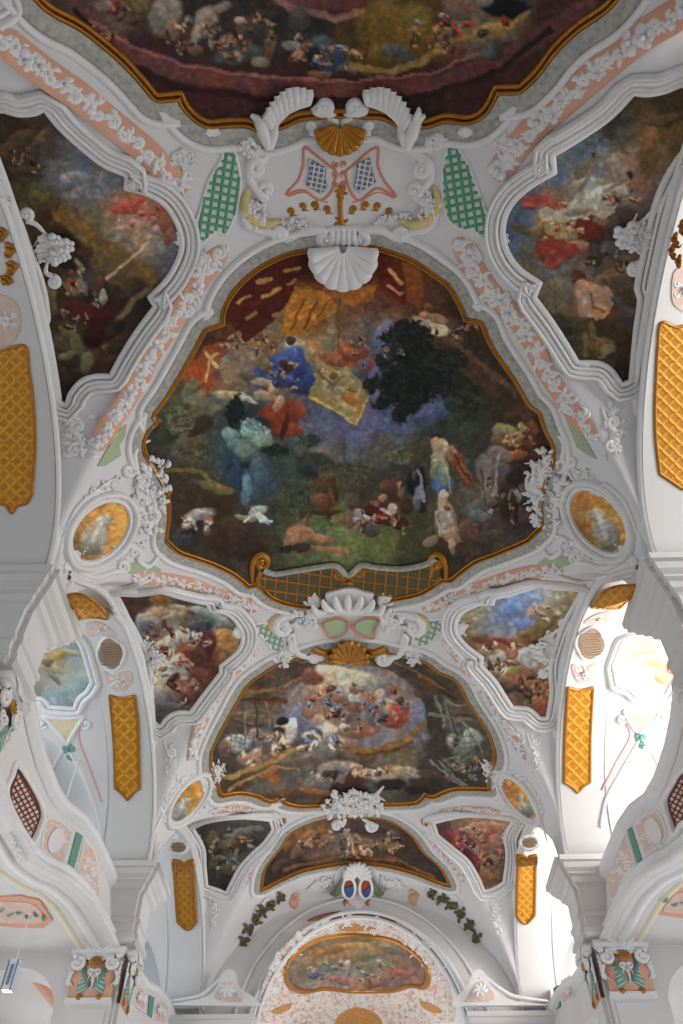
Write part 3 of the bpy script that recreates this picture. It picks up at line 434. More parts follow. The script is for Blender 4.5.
baseL1R = [(665,100,62,48,28),(640,105,70,55,32),(610,125,55,45,30),(620,140,82,82,75),(600,140,72,80,85),(580,150,72,85,98),(560,170,82,95,108),(600,165,110,105,95),(620,170,130,112,98),(640,160,130,95,70),(655,130,105,75,35),(670,140,105,75,35),(660,165,115,90,60),(580,185,120,115,110),(610,190,140,125,110),(640,190,115,85,70),(530,200,85,88,98),(520,220,72,85,102),(515,240,70,82,100),(530,250,85,78,70),(550,200,130,95,75),(560,220,110,70,45),(590,215,95,45,35),(610,210,80,60,45),(600,240,55,45,42),(625,235,65,58,55),(640,230,80,60,42),(530,270,92,85,60),(550,265,90,92,98),(565,280,90,85,70),(580,270,95,80,70),(600,260,90,70,50),(630,260,95,70,48),(560,300,88,80,58),(580,300,105,72,48),(610,300,95,62,40),(630,300,72,55,38),(560,320,50,42,28),(580,330,62,52,34),(600,330,58,45,30),(575,345,60,48,30),(600,350,75,55,30),(620,350,58,42,26),(625,375,40,28,18),(600,358,58,42,24)]
shL1R = [(600,200,30,12,-15,150,140,122),(612,192,18,9,-20,165,155,135),(575,212,16,8,-10,150,138,118),(592,200,12,8,0,160,150,128),(560,205,9,4,-20,165,150,125),(585,168,5,16,40,100,85,70),(595,155,5,3,0,50,38,30),(625,178,14,3,-30,110,95,75),(630,175,4,4,0,40,30,25),(606,190,3,2,0,150,115,50),(590,185,16,8,-10,140,125,105),
 (540,200,16,6,5,150,62,48),(530,205,6,5,0,135,50,40),(548,222,14,8,20,150,105,55),(560,218,8,8,0,145,120,70),(550,245,14,18,20,120,45,32),(565,250,14,9,-10,110,38,28),(538,230,9,5,-20,120,92,45),(522,230,9,5,20,78,75,42),(570,235,8,10,0,130,110,75),(580,225,14,8,20,105,38,28),(590,232,12,6,30,100,32,25),(580,245,10,6,0,150,95,70),(590,225,16,3,50,160,150,130),(600,220,8,6,0,125,85,60),(605,245,16,12,10,45,40,40),(612,250,14,10,0,75,72,70),(595,255,8,12,0,52,48,48),
 (578,278,8,7,0,72,38,25),(581,284,6,5,0,150,95,65),(590,295,15,12,15,168,115,80),(598,302,12,10,0,160,105,72),(585,308,9,9,0,155,100,68),(596,312,16,4,-10,150,98,68),(608,298,5,12,-20,160,110,78),(610,275,14,4,-15,130,85,55),(620,270,16,3,-10,125,85,50),(615,305,12,7,0,70,58,55),(628,315,8,10,0,68,62,62),(600,345,14,8,0,100,80,45),(592,335,4,14,0,88,68,38),(608,350,9,5,0,112,90,52),(560,335,12,6,-30,45,38,25),(640,290,5,16,10,85,62,42),(650,150,10,26,8,110,78,38),(663,120,20,6,-10,80,60,36)]
baseL2L = [(120,600,62,38,30),(140,602,70,45,35),(160,598,120,75,35),(180,605,62,50,45),(200,612,80,90,88),(220,620,95,105,98),(235,630,85,82,70),(130,615,70,45,38),(150,615,120,105,92),(165,620,130,115,98),(150,635,110,98,88),(170,640,125,112,95),(195,625,85,88,82),(190,640,80,58,48),(205,650,72,38,34),(230,645,140,95,55),(220,655,110,72,42),(180,660,130,92,65),(200,670,82,42,38),(165,670,150,135,115),(175,680,130,98,80),(195,690,92,52,48),(160,690,140,125,108),(160,710,72,70,72),(180,705,90,72,65),(150,650,90,55,42),(165,650,80,40,35)]
shL2L = [(152,622,16,13,-20,130,125,120),(145,618,9,7,0,150,140,125),(150,628,10,8,0,82,88,98),(175,614,14,6,-10,150,130,95),(180,608,12,4,10,160,138,100),(160,612,9,5,0,165,120,85),(172,640,18,7,-30,165,158,140),(185,635,12,6,-20,172,165,150),(160,600,12,4,10,140,85,30),(205,612,16,4,15,120,135,125),(220,620,14,5,20,105,120,112),(200,628,12,6,-10,52,55,55),(222,640,14,10,-20,165,112,55),(232,636,6,6,0,150,100,50),(205,642,12,12,20,78,35,32),(195,655,10,10,0,85,42,36),(192,645,5,4,0,150,110,80),(180,650,12,4,-20,135,70,40),(165,653,12,4,-10,150,85,38),(172,670,18,14,-35,172,160,140),(178,664,12,10,-20,180,170,150),(165,685,12,10,-30,158,145,125),(158,695,7,9,0,145,135,118),(200,675,12,8,40,100,55,50),(190,690,10,7,-20,112,78,70),(210,680,8,5,-40,85,45,42),(185,700,9,5,0,72,48,46),(170,706,12,4,0,92,88,90)]
baseL2R = [(570,595,150,130,95),(550,592,140,150,155),(535,592,120,140,175),(520,600,100,125,170),(505,610,105,120,150),(520,620,85,110,160),(505,630,110,120,140),(480,615,140,132,105),(465,625,125,118,88),(490,625,130,125,110),(530,610,140,145,150),(545,600,165,150,125),(560,610,150,135,85),(550,620,130,105,65),(540,630,110,78,40),(470,640,115,92,62),(490,640,120,82,55),(510,645,135,80,48),(530,640,125,70,38),(545,650,125,75,40),(525,655,165,160,155),(545,660,145,120,100),(490,660,130,105,75),(505,665,120,98,62),(520,675,150,85,52),(540,680,145,88,55),(510,690,90,65,50),(530,695,100,72,52),(545,705,125,72,48),(500,680,105,80,58)]
shL2R = [(545,607,18,4,-10,175,140,125),(540,613,16,4,-10,165,125,110),(560,600,12,5,-20,150,140,100),(512,605,8,14,10,95,125,175),(525,625,14,6,10,90,112,160),(545,625,16,5,-30,110,98,52),(530,630,14,4,-20,120,95,45),(505,642,18,3,8,120,48,35),(480,640,9,4,10,105,58,42),(530,655,17,9,-10,175,178,182),(522,660,12,5,0,150,150,155),(540,650,12,4,20,160,160,162),(498,658,8,7,-30,165,150,125),(505,665,9,4,0,70,50,40),(500,668,8,6,0,150,140,120),(490,650,8,5,40,150,110,80),(512,652,6,8,0,140,90,65),(510,672,12,4,-30,145,130,70),(518,680,16,5,30,165,85,50),(535,682,14,7,-10,160,95,60),(522,690,14,4,10,62,45,40),(505,688,8,4,30,58,48,42),(540,700,10,8,-30,150,80,48),(545,690,4,12,0,120,80,50)]
baseL3 = [(205,830,52,48,40),(220,825,60,55,48),(240,822,70,66,58),(260,825,62,55,45),(250,840,48,40,32),(225,840,62,58,48),(215,855,50,46,38),(235,855,72,66,52),(215,875,50,45,36),(226,880,42,36,30),(245,830,90,85,75)]
shL3 = [(238,832,14,5,-10,98,92,82),(225,845,12,5,-20,85,78,62),(218,862,8,7,0,72,70,55),(240,848,9,5,-30,62,40,32),(212,838,6,8,0,82,72,60),(228,868,7,7,0,82,72,52),(255,828,10,3,0,105,98,88)]
baseL3R = [(445,830,90,45,40),(460,822,130,90,60),(480,822,150,105,75),(500,825,150,110,85),(465,840,120,60,55),(480,840,140,80,72),(475,855,120,72,60),(490,850,120,105,85),(500,860,90,70,55),(485,870,110,78,55),(492,882,98,68,45),(475,865,70,30,28)]
shL3R = [(455,838,14,5,40,115,45,45),(472,858,14,5,45,92,28,32),(485,832,12,6,0,150,72,68),(495,840,8,8,0,140,95,85),(490,860,9,7,0,120,112,85),(498,826,10,4,0,175,130,85),(478,826,10,4,0,160,110,80),(488,876,8,5,20,120,85,52),(470,845,8,4,40,150,110,95),(484,848,6,8,0,125,88,76)]
baseC = [(295,970,150,120,90),(310,950,150,115,75),(330,942,165,130,85),(355,940,160,125,85),(380,945,165,130,80),(400,955,150,120,90),(420,970,150,110,85),(410,980,150,95,75),(380,985,165,110,90),(350,985,175,125,100),(320,985,165,130,105),(300,980,150,125,100),(355,958,150,132,92),(330,965,140,125,100),(380,965,135,125,98),(355,970,145,130,108)]
shC = [(355,947,22,5,0,185,140,75),(355,955,30,6,0,150,118,80),(325,970,12,3,-40,105,115,105),(315,975,8,3,0,70,90,140),(385,962,10,3,30,120,130,105),(400,972,12,4,10,165,85,70),(340,980,14,4,10,180,105,90),(375,982,12,4,0,160,95,75),(345,965,4,8,30,190,150,120),(330,950,18,3,-10,175,115,60),(395,950,12,4,20,120,115,90)]
V = 'vault'
fresco(F1, V, 'largest ceiling fresco, hunting party and blue-robed figure on clouds under dark tree', paint(base1, sh1+crowd(11,385,520,30,12,14,SK+BR+[RD[1]]+WH,4.2)+crowd(12,500,500,26,26,12,BR+[(120,105,98)],5)+crowd(13,520,440,16,14,8,YE+BR+SK,4.5)+crowd(14,300,372,34,20,10,[(46,60,108),(140,115,85),(120,92,66)],4.5)+crowd(15,372,350,30,14,10,[(120,85,62),(105,72,52),(85,78,100)],4)+crowd(16,195,525,18,10,6,BR+WH,4)+crowd(17,255,345,34,12,10,[(132,106,76),(108,84,60)],5)+crowd(18,462,335,28,10,7,[(98,76,58),(78,58,44)],5), G1*.93), 1.15, gframe())
fresco(F0, V, 'dark red-brown ceiling fresco above the white shell cartouche, cut off by the photo top', paint(base0, sh0+crowd(21,220,35,60,24,22,SK+BR+[(90,78,70)],6.5)+crowd(22,320,50,40,20,16,BR+BL+SK,6)+crowd(23,460,30,50,24,18,YE+BR+WH+[RD[0]],6.5)+crowd(24,110,20,26,16,8,BR+[RD[1]],6), G1*.9), 2.0, gframe(.26,.24,.16))
fresco(F2, V, 'ceiling fresco with round heavenly glory inside painted architecture, second down the nave', paint(base2, sh2+sh2x+sh2y, 1.9, cell=5.), 1.1, gframe(.26,.2,.22))
fresco(F3, V, 'narrow brown ceiling fresco just above the chancel arch coat of arms', paint(base3, sh3+crowd(31,352,842,60,12,40,BR+SK+YE+[(60,44,32)],4.4), 1.7, cell=5.), 1.0, gframe(.26,.2,.25))
fresco(L1L, V, 'large left lunette fresco with grey shield, wooden beam and red angel in clouds', paint(baseL1L, shL1L+crowd(41,140,212,28,14,12,[(165,80,60),(160,115,88),(140,110,85)],4)+crowd(42,78,300,20,36,16,BR+[(85,40,30),(92,78,52)],5.5)+crowd(43,25,160,26,20,8,[(80,62,42),(66,50,34)],6), G1*.92), 1.4, lframe(.42), 'lunette_fresco')
fresco(L1R, V, 'large right lunette fresco with falling white horse and bare-chested man', paint(baseL1R, shL1R+[('p',[(560,208),(572,200),(580,190),(592,182),(606,188),(618,198),(616,212),(602,218),(590,214),(578,219),(566,221),(552,223),(540,220),(538,211),(548,206)],(152,142,124)),(598,196,14,7,-20,166,156,138),(575,212,14,4,-10,118,106,90),('l',[(580,190),(590,172),(600,148)],2.4,(118,100,84)),('l',[(606,192),(616,184),(626,176)],2.2,(130,112,96)),('p',[(522,197),(535,193),(552,200),(568,203),(564,209),(546,208),(530,206)],(150,62,46)),('p',[(545,222),(562,217),(572,224),(566,238),(552,240),(544,232)],(150,125,68)),('p',[(541,238),(552,235),(562,245),(576,242),(582,252),(564,258),(556,271),(548,268),(541,252)],(138,48,34)),('p',[(565,222),(590,219),(606,228),(598,239),(580,238),(570,232)],(108,34,26)),('p',[(577,288),(590,282),(604,292),(612,304),(608,315),(596,319),(584,315),(578,301)],(166,116,80)),('l',[(590,292),(592,308),(602,312)],1.2,(110,74,50)),('l',[(580,292),(584,306)],2.,(178,128,92)),('l',[(584,334),(584,356)],2,(96,78,44)),('l',[(594,336),(612,352),(598,356)],1.4,(118,100,60))]+crowd(51,625,200,22,18,8,[(140,98,74),(120,84,62)],6)+crowd(52,610,258,24,14,9,BR+[(70,66,64)],5.5)+crowd(53,560,232,20,16,8,[(140,60,44),(150,120,75)],4.5), G1*.92), 1.4, lframe(.42), 'lunette_fresco')
fresco(L2L, V, 'left lunette fresco of white-robed figures, above the middle gallery arch', paint(baseL2L, shL2L+crowd(61,175,640,32,20,16,WH+[(130,92,68),(95,44,38)],5)+crowd(62,175,680,20,24,12,[(168,156,138),(120,80,62),(86,50,42)],5.5), 1.65, cell=5.), 1.1, lframe(.5), 'lunette_fresco')
fresco(L2R, V, 'right lunette fresco with bright blue sky and grey rock, above the middle gallery arch', paint(baseL2R, shL2R+crowd(71,505,655,26,16,16,[(140,88,52),(165,150,128),(90,58,40)],4.8)+crowd(72,535,690,16,18,10,[(150,86,52),(96,66,46)],5)+crowd(73,545,612,20,8,6,[(170,140,120),(150,130,100)],4.5), 1.6, cell=5.), 1.1, lframe(.5), 'lunette_fresco')
fresco(L3L, V, 'small dark grey-green left lunette fresco nearest the chancel arch', paint(baseL3, shL3+crowd(81,232,848,26,22,20,[(84,80,66),(60,54,44),(98,92,80)],4.5), 1.7, cell=5.), 1.0, lframe(.5), 'lunette_fresco')
fresco(L3R, V, 'small reddish right lunette fresco nearest the chancel arch', paint(baseL3R, shL3R+crowd(91,478,845,24,20,20,[(140,80,66),(120,60,54),(150,120,92),(90,44,40)],4.5), 1.6, cell=5.), 1.0, lframe(.5), 'lunette_fresco')
fresco(CH, 'choir', 'pale ochre fresco on the bright choir vault beyond the chancel arch', paint(baseC, shC+crowd(95,355,970,50,12,24,[(160,120,92),(150,130,110),(130,128,112)],4), .85, contrast=.12), 1.0, [('frame', S(halfround(-.1, .2, .14)), 'gilt')], h=.05)
# ================================================================== stucco ornament
def mpp(px, surf):
    P, N, a, b = frame_at(px, surf); return P, N, np.linalg.norm(P-EYE)/FL*1.2
def ctr(pts): a = np.array([p[:2] for p in pts], float); return tuple((a.min(0)+a.max(0))/2)
def bead(mb, pts, surf, r, taper=None, smooth=True, closed=False, lift=0., step=2., col=None):
    b = cr(pts, closed, step) if smooth else np.array([p[:2] for p in pts], float)
    P, N = hit(b, surf); s = mpp(b[len(b)//2], surf)[2]; t = np.linspace(0, 1, len(b))
    tp = None if taper is None else (np.sin(np.pi*np.clip(t*.9+.07, 0, 1))**.7 if taper == 'leaf' else (1-t*.75 if taper == 'tail' else np.interp(t, np.linspace(0, 1, len(taper)), taper)))
    if closed: P = np.concatenate([P, P[:2]]); N = np.concatenate([N, N[:2]]); tp = None
    tube(mb, P, N, r*s, tp, lift=lift*s, col=col)
def spiral(cx, cy, r, a0, turns=1.4, dirn=1, tail=None, k=22, r1=.12):
    out = [] if tail is None else [tuple(p) for p in tail]
    for i in range(k+1):
        t = i/k; a = math.radians(a0)+dirn*turns*2*math.pi*t; rr = r*(1-t*(1-r1)); out.append((cx+rr*math.cos(a), cy+rr*math.sin(a)))
    return out
def scroll(mb, cx, cy, r, a0, surf, turns=1.3, dirn=1, tail=None, w=None):
    pts = spiral(cx, cy, r, a0, turns, dirn); w = w or r*.3
    full = (cr(list(tail)+[pts[0]], False, 2.).tolist() if tail else [])+pts
    bead(mb, full, surf, w, [.35, .8, 1, 1, .9, .8, .7], smooth=False, lift=.2); P, N, s = mpp((cx, cy), surf); ball(mb, P+N*w*s*.6, r*.28*s, N, 6, 4)
def leaf(mb, x, y, ang, ln, wd, surf, bend=.3, lift=.1, col=None):
    a = math.radians(ang); c, s_ = math.cos(a), math.sin(a); pts = []
    for i in range(6):
        t = i/5; u = ln*t; v = bend*ln*math.sin(t*math.pi*.9)*.5; pts.append((x+u*c-v*s_, y+u*s_+v*c))
    bead(mb, pts, surf, wd, 'leaf', smooth=False, lift=lift, col=col)
def flower(mb, x, y, r, surf, n=5, col=None, col2=None, lift=0.):
    P, N, s = mpp((x, y), surf); T = nrm(np.cross(N, [0, 0.1, 1.])); B = np.cross(N, T); ph = (x*7+y*3) % 6
    for i in range(n):
        a = ph+2*math.pi*i/n; ball(mb, P+(T*math.cos(a)+B*math.sin(a))*r*(.5+.14*(i % 2))*s+N*(r*.16+lift)*s, r*(.36+.1*((i*2) % 3))*s, N, 7, 4, col, .5)
    ball(mb, P+N*(r*.5+lift)*s, r*.3*s, N, 6, 4, col2 or col)
def fan(mb, cx, cy, ang, r, spread, n, surf, lift=.2, r0=.15, fat=1.):
    for i in range(n):
        t = (i-(n-1)/2)/max(1, (n-1)/2); a = math.radians(ang+spread*t*.5); rr = r*(1-.13*t*t)
        pts = [(cx+rr*q*math.cos(a), cy+rr*q*math.sin(a)) for q in (r0, .4, .6, .8, .93, 1.)]
        w = rr*math.radians(spread)/n*.62*fat; bead(mb, pts, surf, w, [.35, .55, .72, .9, 1, .6], smooth=False, lift=lift)
def cluster(name, label, cat, c, rx, ry, surf, seed, n=14, gold=0, pts=None, group=None, ang=0., size=1., ground=True, raise_=0.):
    """a mass of rocaille: scrolls, acanthus leaves and flower heads"""
    rg = random.Random(seed); P, N, s = mpp(c, surf); e = empty(name, P, label, cat, group)
    ca, sa = math.cos(math.radians(ang)), math.sin(math.radians(ang))
    def spot(k=1.): t = rg.uniform(0, 2*math.pi); q = math.sqrt(rg.random())*k; u, v = rx*q*math.cos(t), ry*q*math.sin(t); return c[0]+u*ca-v*sa, c[1]+u*sa+v*ca, t
    base = MB(); m = min(rx, ry); m = m*(1.0 if max(rx, ry) < 2*m else 1.15)
    pl = []
    for i in range(14):
        t = 2*math.pi*i/14; q = rg.uniform(.7, 1.); u, v = rx*q*math.cos(t), ry*q*math.sin(t); pl.append((c[0]+u*ca-v*sa, c[1]+u*sa+v*ca))
    if ground: plate(base, [(c[0]+(x-c[0])*.8, c[1]+(y-c[1])*.8) for x, y in pl], surf, .02+.05*m*s, grid=max(3., m*.5)); base.build('ground_relief', M['relief'], e)
    for i in range(max(3, n//4)):
        x, y, t = spot(.8); mb = MB(); r = m*rg.uniform(.2, .36)*size; scroll(mb, x, y, r, math.degrees(t), surf, 1.3, rg.choice((-1, 1)), [(x+(rg.random()-.5)*m*1.5, y+(rg.random()-.5)*m*1.5)], r*.42); o = mb.build('scroll', M['relief'], e); o.location.z -= 0
    mb = MB()
    for i in range(int(n*1.3)):
        x, y, t = spot(.85); leaf(mb, x, y, math.degrees(t)+rg.uniform(-90, 90), m*rg.uniform(.28, .55)*size, m*rg.uniform(.10, .17)*size, surf, rg.uniform(-1.2, 1.2), lift=m*.1)
    PL, NL = hit([spot(.8)[:2] for i in range(int(n*1.2))], surf)
    for i in range(len(PL)): rr = m*s*rg.uniform(.06, .13)*size; ball(mb, PL[i]+NL[i]*rr*1.2, rr, NL[i], 6, 4)
    mb.build("acanthus_leaves", M["relief"], e)
    for i in range(max(1, n//6)):
        x, y, t = spot(.6); mb = MB(); flower(mb, x, y, m*rg.uniform(.16, .26)*size, surf, lift=m*.15); mb.build('flower_head', M['relief'], e)
    if raise_:
        for ch in list(COL.objects):
            if ch.parent is e: ch.location = tuple(N*raise_)
    if gold:
        mb = MB()
        for i in range(gold):
            x, y, t = spot(1.); scroll(mb, x, y, m*.16, math.degrees(t), surf, 1.1)
        mb.build('gilt_scroll', M['gilt'], e)
    return e
def garland(path, width, surf, label, seed, sp=13., fr=5., ground='peach', flowers='relief'):
    rg = random.Random(seed); b = cr(path, False, 2.5); P, N = hit(b, surf); e = empty('garland_band', P[len(P)//2], label, 'garland band')
    mb = MB(); n = len(b); tp = np.interp(np.linspace(0, 1, n), [0, .06, .94, 1], [.5, 1, 1, .5])
    sweep(mb, P, N, [(-width/2, .005), (-width*.46, .03), (0, .035), (width*.46, .03), (width/2, .005)], scale=tp); mb.build('ground_strip', M[ground], e)
    Ls = np.concatenate([[0], np.cumsum(np.linalg.norm(np.diff(b, axis=0), axis=1))]); k = max(2, int(Ls[-1]/sp))
    stem = MB(); wv = []
    T = np.gradient(b, axis=0); T /= np.linalg.norm(T, axis=1)[:, None]; nn = np.stack([-T[:, 1], T[:, 0]], 1)
    sN = mpp(b[n//2], surf)[2]; amp = width/sN*.2
    for i in range(n): wv.append(tuple(b[i]+nn[i]*amp*math.sin(Ls[i]/sp*math.pi)))
    bead(stem, wv, surf, fr*.13, smooth=False, lift=.6)
    for i in range(int(k*2.4)):
        d = rg.uniform(.03, .97)*Ls[-1]; j = int(np.interp(d, Ls, np.arange(n))); x, y = b[j]+nn[j]*rg.uniform(-1, 1)*amp*1.5
        leaf(stem, x, y, rg.uniform(0, 360), fr*rg.uniform(.8, 1.5), fr*.2, surf, rg.uniform(-.8, .8), lift=.8)
    stem.build('leaf_sprays', M[flowers], e)
    for i in range(k):
        d = (i+.5)/k*Ls[-1]; j = int(np.interp(d, Ls, np.arange(n))); x, y = b[j]+nn[j]*amp*.5*(-1)**i
        mb = MB(); q = rg.random()
        if q < .5: flower(mb, x, y, fr*rg.uniform(.55, .95), surf, rg.choice((4, 5, 6)), lift=.3); [leaf(mb, x, y, rg.uniform(0, 360), fr*rg.uniform(1., 1.7), fr*.24, surf, rg.uniform(-1, 1), lift=.4) for _ in range(5)]; nm_ = 'flower_head'
        elif q < .8: a = rg.uniform(0, 360); scroll(mb, x, y, fr*rg.uniform(.5, .8), a, surf, 1.3, rg.choice((-1, 1)), [(x+rg.uniform(-1.8, 1.8)*fr, y+rg.uniform(-1.4, 1.4)*fr)], fr*.26); leaf(mb, x, y, a, fr*1.5, fr*.26, surf, .8); nm_ = 'scroll'
        else: [leaf(mb, x+rg.uniform(-.4, .4)*fr, y, rg.uniform(0, 360), fr*rg.uniform(.9, 1.5), fr*.28, surf, rg.uniform(-1, 1), lift=.4) for _ in range(8)]; nm_ = 'leaf_cluster'
        mb.build(nm_, M[flowers], e)
    return e
def lattice(name, poly, surf, ground, barcol, pitch, ang, parent, w=.14, lift=.0):
    """painted trellis: pale ground plate and crossing bars"""
    mb = MB(); plate(mb, poly, surf, .02+lift, smooth=False, grid=8); parent = mb.build(name+'_ground', M[ground], parent) if parent is not None else None
    p = np.array([q[:2] for q in poly], float); c = p.mean(0); sl = mpp(tuple(c), surf)[2]; mb = MB(); R0 = np.abs(p-c).max()*1.5
    for a in ang:
        d = np.array([math.cos(math.radians(a)), math.sin(math.radians(a))]); nv = np.array([-d[1], d[0]])
        k = int(R0/pitch)+1
        for i in range(-k, k+1):
            o = c+nv*i*pitch; ts = np.arange(-R0, R0, 1.2); q = o+d*ts[:, None]; m = inside(q, p)
            run = []
            for t, ok in zip(range(len(ts)), m):
                if ok: run.append(tuple(q[t]))
                if (not ok or t == len(ts)-1) and len(run) > 2:
                    bead(mb, run, surf, pitch*w, smooth=False, lift=.1+(lift+.012)/sl, step=3); run = []
                elif not ok: run = []
    if mb.n: mb.build(name+'_bars', M[barcol], parent)
M['ivory'] = mat('ivory_ground', (222,222,210), .75); M['green_paint'] = mat('green_trellis_paint', (92,165,138), .6, noise=.12)
M['green_soft'] = mat('soft_green_paint', (135,175,155), .7, noise=.12); M['blue_paint'] = mat('blue_trellis_ground', (112,125,160), .7); M['orange_paint'] = mat('salmon_line_paint', (215,140,115), .7)
M['yellow_paint'] = mat('ochre_ground', (222,200,140), .7, noise=.15); M['bluegrey'] = mat('blue_grey_ground', (115,130,155), .8)
# --- the zigzag garland bands between fresco frames
GB = [([(-4,38),(10,46),(30,62),(55,80),(80,97),(105,118),(130,138),(150,155),(165,172),(186,192)],.52,'peach garland band with white flowers between top fresco and large left lunette',9.,15),
 ([(690,8),(655,28),(630,45),(605,66),(580,88),(555,110),(530,132),(512,155),(494,178)],.52,'peach garland band with white flowers between top fresco and falling-horse lunette',9.,15),
 ([(224,248),(208,268),(197.5,283),(186,303),(173,320),(158,344),(146,361.5),(140.5,378),(126,401),(108,427),(96.6,449)],.5,'peach garland band descending left of the hunting fresco towards the shield lunette tip',8.,14),
 ([(457,238.6),(469,259),(483.5,282.5),(495,297),(515.7,317.6),(533,344),(544.5,369),(559,392),(571,410),(585,426),(594,439)],.5,'peach garland band descending right of the hunting fresco to the green wedge',8.,14),
 ([(133,576.6),(162.5,579.5),(189,584),(212,592.7),(235.7,600),(258,610)],.42,'thin peach garland band above the left lunette of white-robed figures',5.,11),
 ([(561,570.7),(532,572),(502.5,579.5),(473,590),(447,600),(424,611)],.42,'thin peach garland band above the blue sky right lunette',5.,11),
 ([(256,648),(241.6,663),(224,683.5),(209,707),(197.6,733),(189,760)],.42,'garland band between heavenly glory fresco and white-robed left lunette',5.5,11),
 ([(444,641),(458.6,657),(473,677.6),(491,698),(502.5,718.6),(512.7,736),(524,760)],.42,'garland band between heavenly glory fresco and blue sky right lunette',5.5,11),
 ([(211,811),(232,809),(257,811),(277,815)],.3,'short peach band over the small dark left lunette',3.,8),
 ([(440,812),(470,809),(500,812)],.3,'short peach band over the small reddish right lunette',3.,8),
 ([(275,838.5),(263,854),(251,869),(241.5,887.7)],.34,'short sloping peach band right of the small dark left lunette',3.,7),
 ([(426,834),(438.5,850.8),(450.8,866),(463,881.5)],.34,'short sloping peach band left of the small reddish right lunette',3.,7)]
for i, (p, w_, lb, fr, sp) in enumerate(GB): garland(p, w_, V, lb, 11+i, sp, fr)
# --- white mouldings that edge the bands
def moulding(pts, surf, r, label, name='stucco_moulding'):
    mb = MB(); b = cr(pts, False, 2.5); P, N = hit(b, surf); sweep(mb, P, N, [(-r, 0)]+halfround(-r, -r*.2, r*.55)+halfround(-r*.1, r, r*.8)+[(r, 0)])
    o = mb.build(name, M['relief']); return tag(o, label, 'moulding')
moulding([(-5,25),(14,12),(12,0),(8,-12)], V, .12, 'curved white moulding at the very top left corner of the vault')
# --- spandrel relief under the lunette tips
for c, rx, ry, lb, sd in (((78,436),15,26,'white stucco flower spray below the shield lunette tip, left',31), ((614,432),14,27,'white stucco flower spray below the falling-horse lunette tip, right',32), ((172,760),9,22,'white stucco spray below the white-robed lunette tip',33), ((534,752),8,22,'white stucco spray below the blue sky lunette tip',34), ((214,912),6,18,'pinkish stucco spray below the small dark left lunette',35), ((496,915),7,18,'pinkish stucco spray below the small reddish right lunette',36)):
    rg = random.Random(sd); P, N, s = mpp(c, V); e = empty('stucco_spray', P, lb, 'stucco spray'); mb = MB()
    scroll(mb, c[0], c[1]-ry*.35, rx*.5, 90, V, 1.5, 1, [(c[0]-rx*.9, c[1]-ry*.9), (c[0]-rx*.6, c[1]-ry*.5)]); mb.build('scroll', M['relief'], e)
    mb = MB(); scroll(mb, c[0]-rx*.2, c[1]+ry*.55, rx*.42, -90, V, 1.4, -1, [(c[0]+rx*.4, c[1]), (c[0]+rx*.3, c[1]+ry*.3)]); mb.build('scroll', M['relief'], e)
    mb = MB(); flower(mb, c[0]+rx*.15, c[1]+ry*.12, rx*.38, V, 6); mb.build('flower_head', M['relief'], e)
    mb = MB()
    for i in range(22): leaf(mb, c[0]+rx*rg.uniform(-.6, .6), c[1]+ry*rg.uniform(-.9, .9), rg.uniform(0, 360), rx*rg.uniform(.4, .85), rx*.14, V, rg.uniform(-.8, .8))
    mb.build('leaves', M['relief'], e)
# C-scroll shoulders inside the lunette tips
for pts, lb in (([(111,378),(120,380),(126,390),(120,398),(112,394)],'a'), ):
    pass
for (cx, cy, r, d, tail, lb) in ((120,386,6,1,[(76,408),(82,394),(95,387),(108,384)],'white c-scroll hugging the shield lunette tip'), (584,372,6,-1,[(626,398),(616,384),(604,377),(592,372)],'white c-scroll hugging the falling-horse lunette tip'), (196,718,3.5,1,[(168,730),(174,723),(184,718)],'white c-scroll hugging the white-robed lunette tip'), (508,713,3.5,-1,[(540,726),(532,717),(520,713)],'white c-scroll hugging the blue sky lunette tip')):
    mb = MB(); scroll(mb, cx, cy, r, -90, V, 1.3, d, tail, r*.4); tag(mb.build('stucco_scroll', M['relief']), lb, 'stucco scroll')
# --- pale green wedges
for poly, lb in (([(126,424),(117,432),(97,466),(104,466),(121,455),(119,445),(125,436)],'pale green plaster wedge left of the hunting fresco, beside the garland end'), ([(563,411),(569,426),(577,447),(588,455),(597,459),(585,438)],'pale green plaster wedge right of the hunting fresco, beside the garland end'), ([(120,569),(131,563),(142,560),(152,564),(161,569),(158,574),(140,575),(124,573)],'pale green plaster patch above the white-robed left lunette'), ([(534,567),(542,560),(551,553),(564,556),(577,561),(566,566),(550,568)],'pale green plaster patch above the blue sky right lunette')):
    mb = MB(); plate(mb, poly, V, .02, smooth=False, grid=6); tag(mb.build('green_panel', M['green']), lb, 'plaster panel')
